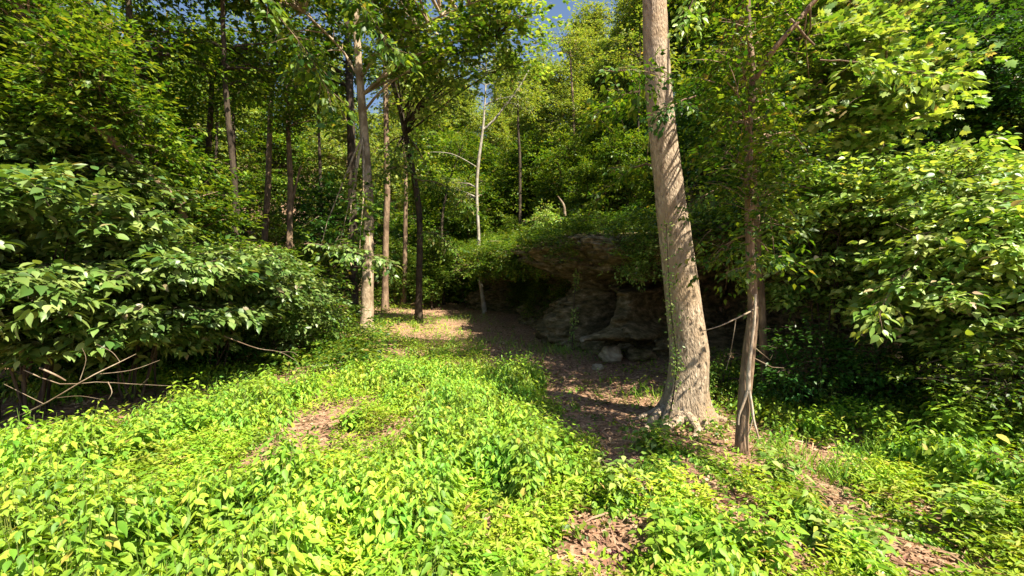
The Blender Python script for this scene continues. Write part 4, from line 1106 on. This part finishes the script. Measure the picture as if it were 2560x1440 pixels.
def cover(x, y):
    """0 bare .. 1 fully overgrown"""
    m = np.ones_like(x)
    jit = (fbm(x * 2.2, y * 2.2) - 0.5)
    for bx, by, rx, ry in BL:
        e = np.sqrt(((x - bx) / rx) ** 2 + ((y - by) / ry) ** 2) + jit * 1.3
        m = np.minimum(m, sstep(e, 0.75, 1.15))
    for (a, wa), (b, wb) in zip(zip(TR[:-1], TRW[:-1]), zip(TR[1:], TRW[1:])):
        a = np.array(a); b = np.array(b); e = b - a
        t = np.clip(((x - a[0]) * e[0] + (y - a[1]) * e[1]) / (e @ e), 0, 1)
        d = np.hypot(x - a[0] - t * e[0], y - a[1] - t * e[1]) / (wa + (wb - wa) * t) + jit * 0.8
        m = np.minimum(m, 0.06 + 0.94 * sstep(d, 0.7, 1.1))
    # dark bare ground under the overhanging left bushes
    for px, py, r_ in ((-150, 1075, 1.3), (60, 1070, 1.2), (240, 1055, 1.1), (390, 1030, 1.0), (520, 1000, 1.0), (650, 970, 1.0), (780, 930, 0.8), (-150, 960, 1.9), (100, 930, 1.9), (350, 910, 1.9), (600, 890, 1.8)):
        x0, y0 = pg(px, py)
        m = np.minimum(m, sstep(np.hypot(x - x0, (y - y0) / 1.0) / r_ + jit * 0.4, 0.8, 1.1))
    # shaded, thin cover under the cliff, under the left bushes and in the right thicket
    cd = cliff_d(x, y)
    m = m * np.where(cd > -1.2, 0.15, 1.0) * np.where(cd > -3.0, 0.55, 1.0)
    return m


def lowzone(x, y):
    m = np.ones_like(x)
    for bx, by, rx, ry in BL:
        e = np.hypot((x - bx) / (rx + 0.2), (y - by + 0.6 * by / 6) / (ry + 0.62 * by / 6))
        m = np.minimum(m, 0.14 + 0.86 * sstep(e, 0.85, 1.3))
    return m


def mound(x, y):
    return sstep(0.5 * fbm(x * 1.0 + 3, y * 0.9 + 8, 0, 3) + 0.5 * fbm(x * 2.6 + 3, y * 2.2 + 8, 0, 2), 0.41, 0.58)


def pts_on_ground(n, x0, x1, y0, y1, fall=1.0):
    # density falls off with distance from the path head, spread over the ground itself
    u = rng.random(n); y = y0 * (y1 / y0) ** (u ** fall)
    half = 1.30 * y + 0.6
    x = (rng.random(n) * 2 - 1) * half
    k = (x > x0) & (x < x1)
    return x[k], y[k]


def broad_plants(name, n, y0, y1, lsize, kind, mat, thr, seed, hs=1.0, pairs=6, extra=None):
    rg = np.random.default_rng(seed)
    x, y = pts_on_ground(n, -13, 11, y0, y1, 0.8)
    cv = cover(x, y)
    keep = rg.random(len(x)) < cv * np.where(extra(x, y) if extra is not None else 1.0, 1, 0)
    mo = mound(x, y)
    keep &= mo > thr * (0.4 + 0.9 * rg.random(len(x)))
    x, y, mo = x[keep], y[keep], mo[keep]
    z = g0(x, y)
    n = len(x)
    H = hs * (0.10 + 0.36 * mo + 0.16 * mo * sstep(fbm(x * 0.7 + 50, y * 0.7, 0, 2), 0.48, 0.62)) * (1 - 0.3 * sstep(x, 0.8, 1.8)) * (0.75 + 0.5 * rg.random(n)) * np.clip(1.25 - 0.035 * y, 0.55, 1.2) * lowzone(x, y)
    lean = rg.normal(0, 0.10, (n, 2))
    k = pairs * 2
    lev = np.repeat(np.arange(pairs), 2)[None] / (pairs - 1.0)           # 0 low .. 1 top
    tz = (0.30 + 0.70 * lev) * H[:, None]
    az = rg.random(n)[:, None] * 6.28 + np.repeat(np.arange(pairs), 2)[None] * 1.57 + np.tile([0, np.pi], pairs)[None] + rg.normal(0, 0.35, (n, k))
    out = np.stack([np.cos(az), np.sin(az), 0 * az], -1)
    P = np.stack([x[:, None] + lean[:, :1] * tz, y[:, None] + lean[:, 1:] * tz, z[:, None] + tz], -1)
    pet = (0.035 + 0.05 * (1 - lev)) * (0.7 + .6 * rg.random((n, k)))
    P = P + out * pet[..., None]
    A = out + UP * (0.05 - 1.5 * (1 - lev * 0.7) * (0.5 + rg.random((n, k))))[..., None] + rg.normal(0, 0.15, P.shape)
    N = UP * 0.7 + out * 0.9 + rg.normal(0, 0.25, P.shape)
    sz = lsize * (1.05 - 0.5 * lev ** 3) * (0.65 + 0.6 * rg.random((n, k)))
    mb = MB()
    mb.leaves(P.reshape(-1, 3), A.reshape(-1, 3), N.reshape(-1, 3), sz.ravel(), kind, 0.82)
    o = mb.build(name, mat)
    # stems as thin triangular prisms
    st = MB()
    sel = y < 8
    a = np.stack([x, y, z - 0.03], -1)[sel]; b = np.stack([x + lean[:, 0] * H, y + lean[:, 1] * H, z + H * 0.98], -1)[sel]
    th = np.arange(3) * 2.094
    ring = np.stack([np.cos(th), np.sin(th), 0 * th], -1)
    V = np.concatenate([a[:, None] + ring[None] * 0.0035, b[:, None] + ring[None] * 0.0018], 1)
    Fq = np.array([(0, 1, 4, 3), (1, 2, 5, 4), (2, 0, 3, 5)])
    st.add(V.reshape(-1, 3), (np.arange(len(a))[:, None, None] * 6 + Fq[None]).reshape(-1, 4))
    so_ = st.build('stems', M['stem'], o)
    so_['kind'] = 'stuff'
    return o


tag(broad_plants('ground_cover_plants', 15000, 1.9, 5.0, 0.108, 'fine', M['lf_ground'], 0.40, 501), 'fresh green broad-leaved ground plants heaped in the sunny foreground', 'ground cover', kind='stuff')
tag(broad_plants('ground_cover_plants', 14000, 4.8, 9.0, 0.105, 'mid', M['lf_ground'], 0.40, 503, 0.95, 6), 'fresh green ground plants across the middle of the clearing', 'ground cover', kind='stuff')
tag(broad_plants('ground_cover_plants', 9000, 8.8, 22, 0.10, 'mid', M['lf_ground'], 0.75, 502, 0.6, 5), 'fresh green ground plants farther along the clearing', 'ground cover', kind='stuff')


def fine_cover():
    rg = np.random.default_rng(511)
    mb = MB()
    for n, y0, y1, s, h in ((210000, 1.9, 6.5, 0.066, 0.2), (150000, 6.0, 13, 0.062, 0.19), (60000, 11, 24, 0.085, 0.2)):
        x, y = pts_on_ground(n, -13, 11, y0, y1, 0.8)
        keep = rg.random(len(x)) < cover(x, y) * (0.2 + 0.8 * sstep(fbm(x * 1.6 + 9, y * 1.6, 0, 3), 0.38, 0.56)) * (1 - 0.45 * sstep(x, 0.6, 1.5))
        x, y = x[keep], y[keep]; m = len(x)
        loc = (0.35 + 0.9 * vnoise(x * 3.1, y * 3.1)) * (0.5 + 0.9 * fbm(x * 0.9, y * 0.9 + 40))
        z = g0(x, y) + h * rg.random(m) ** 0.7 * loc * 1.6 + 0.01
        az = rg.random(m) * 6.283
        A = np.stack([np.cos(az), np.sin(az), rg.normal(0.1, 0.4, m)], -1)
        N = UP + rg.normal(0, 0.45, (m, 3))
        mb.leaves(np.stack([x, y, z], -1), A, N, s * (0.6 + 0.8 * rg.random(m)), 'low', 0.6)
    tag(mb.build('creeping_ground_cover', M['lf_fine']), 'fine yellow-green creeping ground cover between the taller plants', 'ground cover', kind='stuff')


fine_cover()


def shade_cover():
    """sparser dark-leaved seedlings on the litter and in the shade"""
    rg = np.random.default_rng(521)
    mb = MB()
    x, y = pts_on_ground(5200, -12, 11, 3.2, 30, 0.8)
    n = len(x); z = g0(x, y)
    keep = (cliff_d(x, y) < -0.4) & (rg.random(n) < 0.18 + 0.82 * sstep(fbm(x * 1.3, y * 1.3 + 70, 0, 3), 0.42, 0.6))
    x, y, z = x[keep], y[keep], z[keep]; n = len(x); k = 9
    az = rg.random((n, k)) * 6.28
    h = (0.05 + 0.16 * rg.random((n, 1))) * (0.3 + 0.7 * rg.random((n, k)))
    out = np.stack([np.cos(az), np.sin(az), 0 * az], -1)
    P = np.stack([x[:, None] + 0 * h, y[:, None] + 0 * h, z[:, None] + h], -1) + out * 0.05 * rg.random((n, k, 1))
    mb.leaves(P.reshape(-1, 3), (out + rg.normal(0, .3, P.shape)).reshape(-1, 3), (UP + rg.normal(0, .3, P.shape)).reshape(-1, 3), 0.065 * (0.6 + 0.7 * rg.random(n * k)), 'mid')
    tag(mb.build('seedlings', M['lf_wood']), 'scattered dark green seedlings on the leaf litter', 'ground cover', kind='stuff')


shade_cover()


def loose_plants():
    o = broad_plants('scattered_plants', 5200, 2.0, 9.0, 0.085, 'fine', M['lf_right'], -1.0, 504, 0.75, 4, lambda x, y: (x > 0.3) & (vnoise(x * 1.9, y * 1.9, 4.0) > 0.45))
    tag(o, 'scattered glossy plants among the bare strips at the lower right', 'ground cover', kind='stuff')


loose_plants()


def grass():
    rg = np.random.default_rng(531)
    mb = MB()
    for px, py, rad, n in ((560, 960, 0.5, 260), (640, 940, 0.4, 200), (850, 900, 0.6, 250), (2110, 1200, 0.35, 220), (2200, 1150, 0.3, 160), (1960, 1150, 0.3, 160), (1620, 1000, .5, 120), (1960, 1010, .3, 100), (800, 1240, .25, 70), (830, 1330, .2, 60),
                           (1180, 860, 1.2, 300), (1400, 880, 1.0, 400), (1120, 800, 1.5, 500)):
        x0, y0 = pg(px, py)
        x = x0 + rg.normal(0, rad * .6, n); y = y0 + rg.normal(0, rad * .5, n)
        az = rg.random(n) * 6.28
        A = np.stack([np.cos(az) * .5, np.sin(az) * .5, 0.9 + 0 * az], -1)
        mb.leaves(np.stack([x, y, g0(x, y)], -1), A, rg.normal(0, 1, (n, 3)) * (1, 1, .3), 0.12 + 0.2 * rg.random(n), 'blade', 0.7)
    tag(mb.build('grass', M['grass']), 'thin arching grass blades among the ground plants', 'grass', kind='stuff')


grass()


def litter():
    rg = np.random.default_rng(541)
    mb = MB()
    for n, y0, y1, s in ((26000, 1.9, 8, 0.05), (22000, 7, 20, 0.075), (12000, 18, 40, 0.14)):
        x, y = pts_on_ground(n, -14, 12, y0, y1, 0.8)
        k = (rg.random(len(x)) < 1.15 - cover(x, y)) & (cliff_d(x, y) < 0.3)
        x, y = x[k], y[k]; m = len(x)
        az = rg.random(m) * 6.28
        P = np.stack([x, y, g0(x, y) + (fbm(x * 3.1, y * 3.1) - 0.5) * 0.05 + 0.012 + 0.02 * rg.random(m)], -1)
        mb.leaves(P, np.stack([np.cos(az), np.sin(az), rg.normal(0, .25, m)], -1), UP + rg.normal(0, .4, (m, 3)), s * (0.5 + rg.random(m)), 'mid', 1.1)
    n = 5000; x, y = pts_on_ground(n, -14, 12, 2.0, 22, 0.8)
    k = (rg.random(len(x)) < 1.25 - cover(x, y)) & (cliff_d(x, y) < 0.3); x, y = x[k], y[k]; m = len(x); az = rg.random(m) * 6.28
    mb.leaves(np.stack([x, y, g0(x, y) + 0.04], -1), np.stack([np.cos(az), np.sin(az), rg.normal(0.1, .12, m)], -1), UP + rg.normal(0, .6, (m, 3)), 0.12 + 0.25 * rg.random(m), 'blade', 0.8)
    tag(mb.build('leaf_litter', M['litter']), 'dry brown fallen leaves on the bare ground and trail', 'leaf litter', kind='stuff')


litter()

# ------------------------------------------------------------------ single plants one can pick out
def leafy_plant(px, py, H, spread, nst, size, leaf, label, seed, kind='fine', pairs=6, group=None, name='leafy_plant', dz=0.0):
    x, y = pg(px, py)
    rg = np.random.default_rng(seed)
    root = empty(name, (x, y, gz(x, y) + dz), label, 'plant', group)
    st, lf = MB(), MB()
    for i in range(nst):
        a = rg.random() * 6.28; d = spread * rg.random() ** 0.6
        bx, by = math.cos(a) * d * 0.35, math.sin(a) * d * 0.35
        h = H * (0.65 + 0.4 * rg.random())
        tip = np.array([math.cos(a) * d, math.sin(a) * d, h])
        p = curve_pts(np.array([bx, by, -0.03]), tip, 0.03, 8, rg, 0.02)
        st.tube(p, np.linspace(0.005, 0.002, 8), 4)
        for L_v in range(pairs):
            t = 0.3 + 0.7 * L_v / (pairs - 1)
            q = np.array([np.interp(t * 7, np.arange(8), p[:, c]) for c in range(3)])
            for s_ in (0, np.pi):
                az = L_v * 1.57 + s_ + rg.normal(0, .3) + a
                o_ = np.array([math.cos(az), math.sin(az), 0])
                A = o_ + UP * (0.15 - 0.7 * (1 - t) - 0.3 * rg.random())
                lf.leaves((q + o_ * 0.03)[None], A[None], (UP + o_ * 0.4 + rg.normal(0, .2, 3))[None], size * (1.1 - 0.45 * t ** 3) * (0.75 + 0.4 * rg.random()), kind)
    st.build('stem', M['stem'], root); lf.build('foliage', leaf, root)


leafy_plant(2400, 1130, 0.75, 0.45, 22, 0.13, M['lf_ground'], 'tall bright green plant with large leaves against the dark right thicket', 601, pairs=7)
leafy_plant(2215, 1125, 0.5, 0.25, 10, 0.12, M['lf_ground'], 'medium pale green plant just left of the tall bright one', 602)
leafy_plant(60, 1400, 0.55, 0.35, 12, 0.15, M['lf_ground'], 'large broad-leaved plant in the bottom left corner', 603)
for px, py, hh, lab in ((170, 1330, 0.5, 'large-leaved plant just up from the bottom left corner plant'), (350, 1310, 0.42, 'large-leaved plant right of the bottom left group'), (230, 1430, 0.4, 'large-leaved plant cut by the bottom edge, left'),
                        (60, 1230, 0.5, 'large-leaved plant against the left edge below the shade'), (180, 1130, 0.45, 'large-leaved plant at the lit edge of the left shade'), (540, 1380, 0.35, 'low large-leaved plant by the bottom edge, left of centre'),
                        (960, 1330, 0.36, 'broad-leaved plant above the bottom edge, under the sunny heap'), (1120, 1200, 0.4, 'broad-leaved plant in the middle of the foreground heap'), (1330, 1250, 0.4, 'broad-leaved plant at the right side of the foreground heap')):
    leafy_plant(px, py, hh, 0.32, 12, 0.145 if px < 600 else 0.12, M['lf_ground'], lab, 620 + px)
for px, py, hh, sp, n_, lab in ((640, 985, 0.5, 0.4, 14, 'leafy clump at the dark edge between the left bushes and the clearing'), (880, 1075, 0.38, 0.3, 14, 'pointed-leaved clump bordering the bare soil patch on its right'),
                                (1010, 1010, 0.4, 0.35, 14, 'pointed-leaved clump up the clearing from the bare soil patch'), (1380, 1140, 0.42, 0.4, 16, 'shaded leafy clump where the big trunk shadow crosses the plants'),
                                (1620, 1130, 0.42, 0.25, 10, 'leafy clump between bare strips below the big pale trunk'), (1950, 1210, 0.4, 0.25, 10, 'glossy weed right of the foot of the slim tree'),
                                (2140, 1400, 0.35, 0.3, 14, 'round-leaved clump between bare strips at the lower right'), (2450, 1350, 0.4, 0.35, 16, 'large-leaved vine clump in the bottom right corner'),
                                (1560, 1250, 0.4, 0.3, 14, 'drooping leafy clump beside the bare strip, bottom centre right')):
    leafy_plant(px, py, hh, sp, n_, 0.115, M['lf_ground'] if px < 1500 else M['lf_right'], lab, 640 + px)
leafy_plant(290, 1180, 0.5, 0.4, 16, 0.14, M['lf_ground'], 'clump of large pointed leaves at the front of the dark left shade', 604)
leafy_plant(480, 1090, 0.5, 0.4, 16, 0.12, M['lf_ground'], 'leafy clump beyond the large-leaved clump, under the left bushes', 605)
leafy_plant(785, 1110, 0.18, 0.06, 3, 0.08, M['lf_ground'], 'lone small seedling growing in the middle of the bare soil patch', 606, pairs=4)
leafy_plant(720, 1120, 0.16, 0.08, 3, 0.06, M['lf_fine'], 'wispy seedling at the left side of the bare soil patch', 607, pairs=4)
leafy_plant(1880, 1390, 0.4, 0.35, 16, 0.10, M['lf_ground'], 'rounded dark-leaved clump near the bottom edge, right of centre', 608)
leafy_plant(1690, 1420, 0.36, 0.4, 20, 0.10, M['lf_ground'], 'bright clump of oval leaves at the bottom edge below the slim tree', 609)
leafy_plant(1760, 1010, 0.6, 0.3, 12, 0.055, M['lf_right'], 'small-leaved weed standing between the big trunk and the slim tree', 610, 'mid', 9)
leafy_plant(2060, 1050, 0.75, 0.3, 8, 0.08, M['lf_right'], 'thin upright weed in the dark right thicket', 611, 'mid', 7)
leafy_plant(470, 1010, 0.55, 0.25, 7, 0.10, M['lf_fine'], 'yellow-green weed poking up before the dark gap on the left', 612)
leafy_plant(990, 960, 0.55, 0.7, 26, 0.11, M['lf_ground'], 'heaped leafy clump in the middle of the sunny clearing', 613)
leafy_plant(1300, 960, 0.6, 0.6, 20, 0.10, M['lf_ground'], 'taller leafy clump at the shaded right rim of the clearing', 614)
leafy_plant(700, 1010, 0.5, 0.8, 30, 0.11, M['lf_ground'], 'bushy leafy clump behind the bare soil patch', 615)
for p_ in us + ts:
    if p_.name not in used:
        bpy.data.objects.remove(p_)
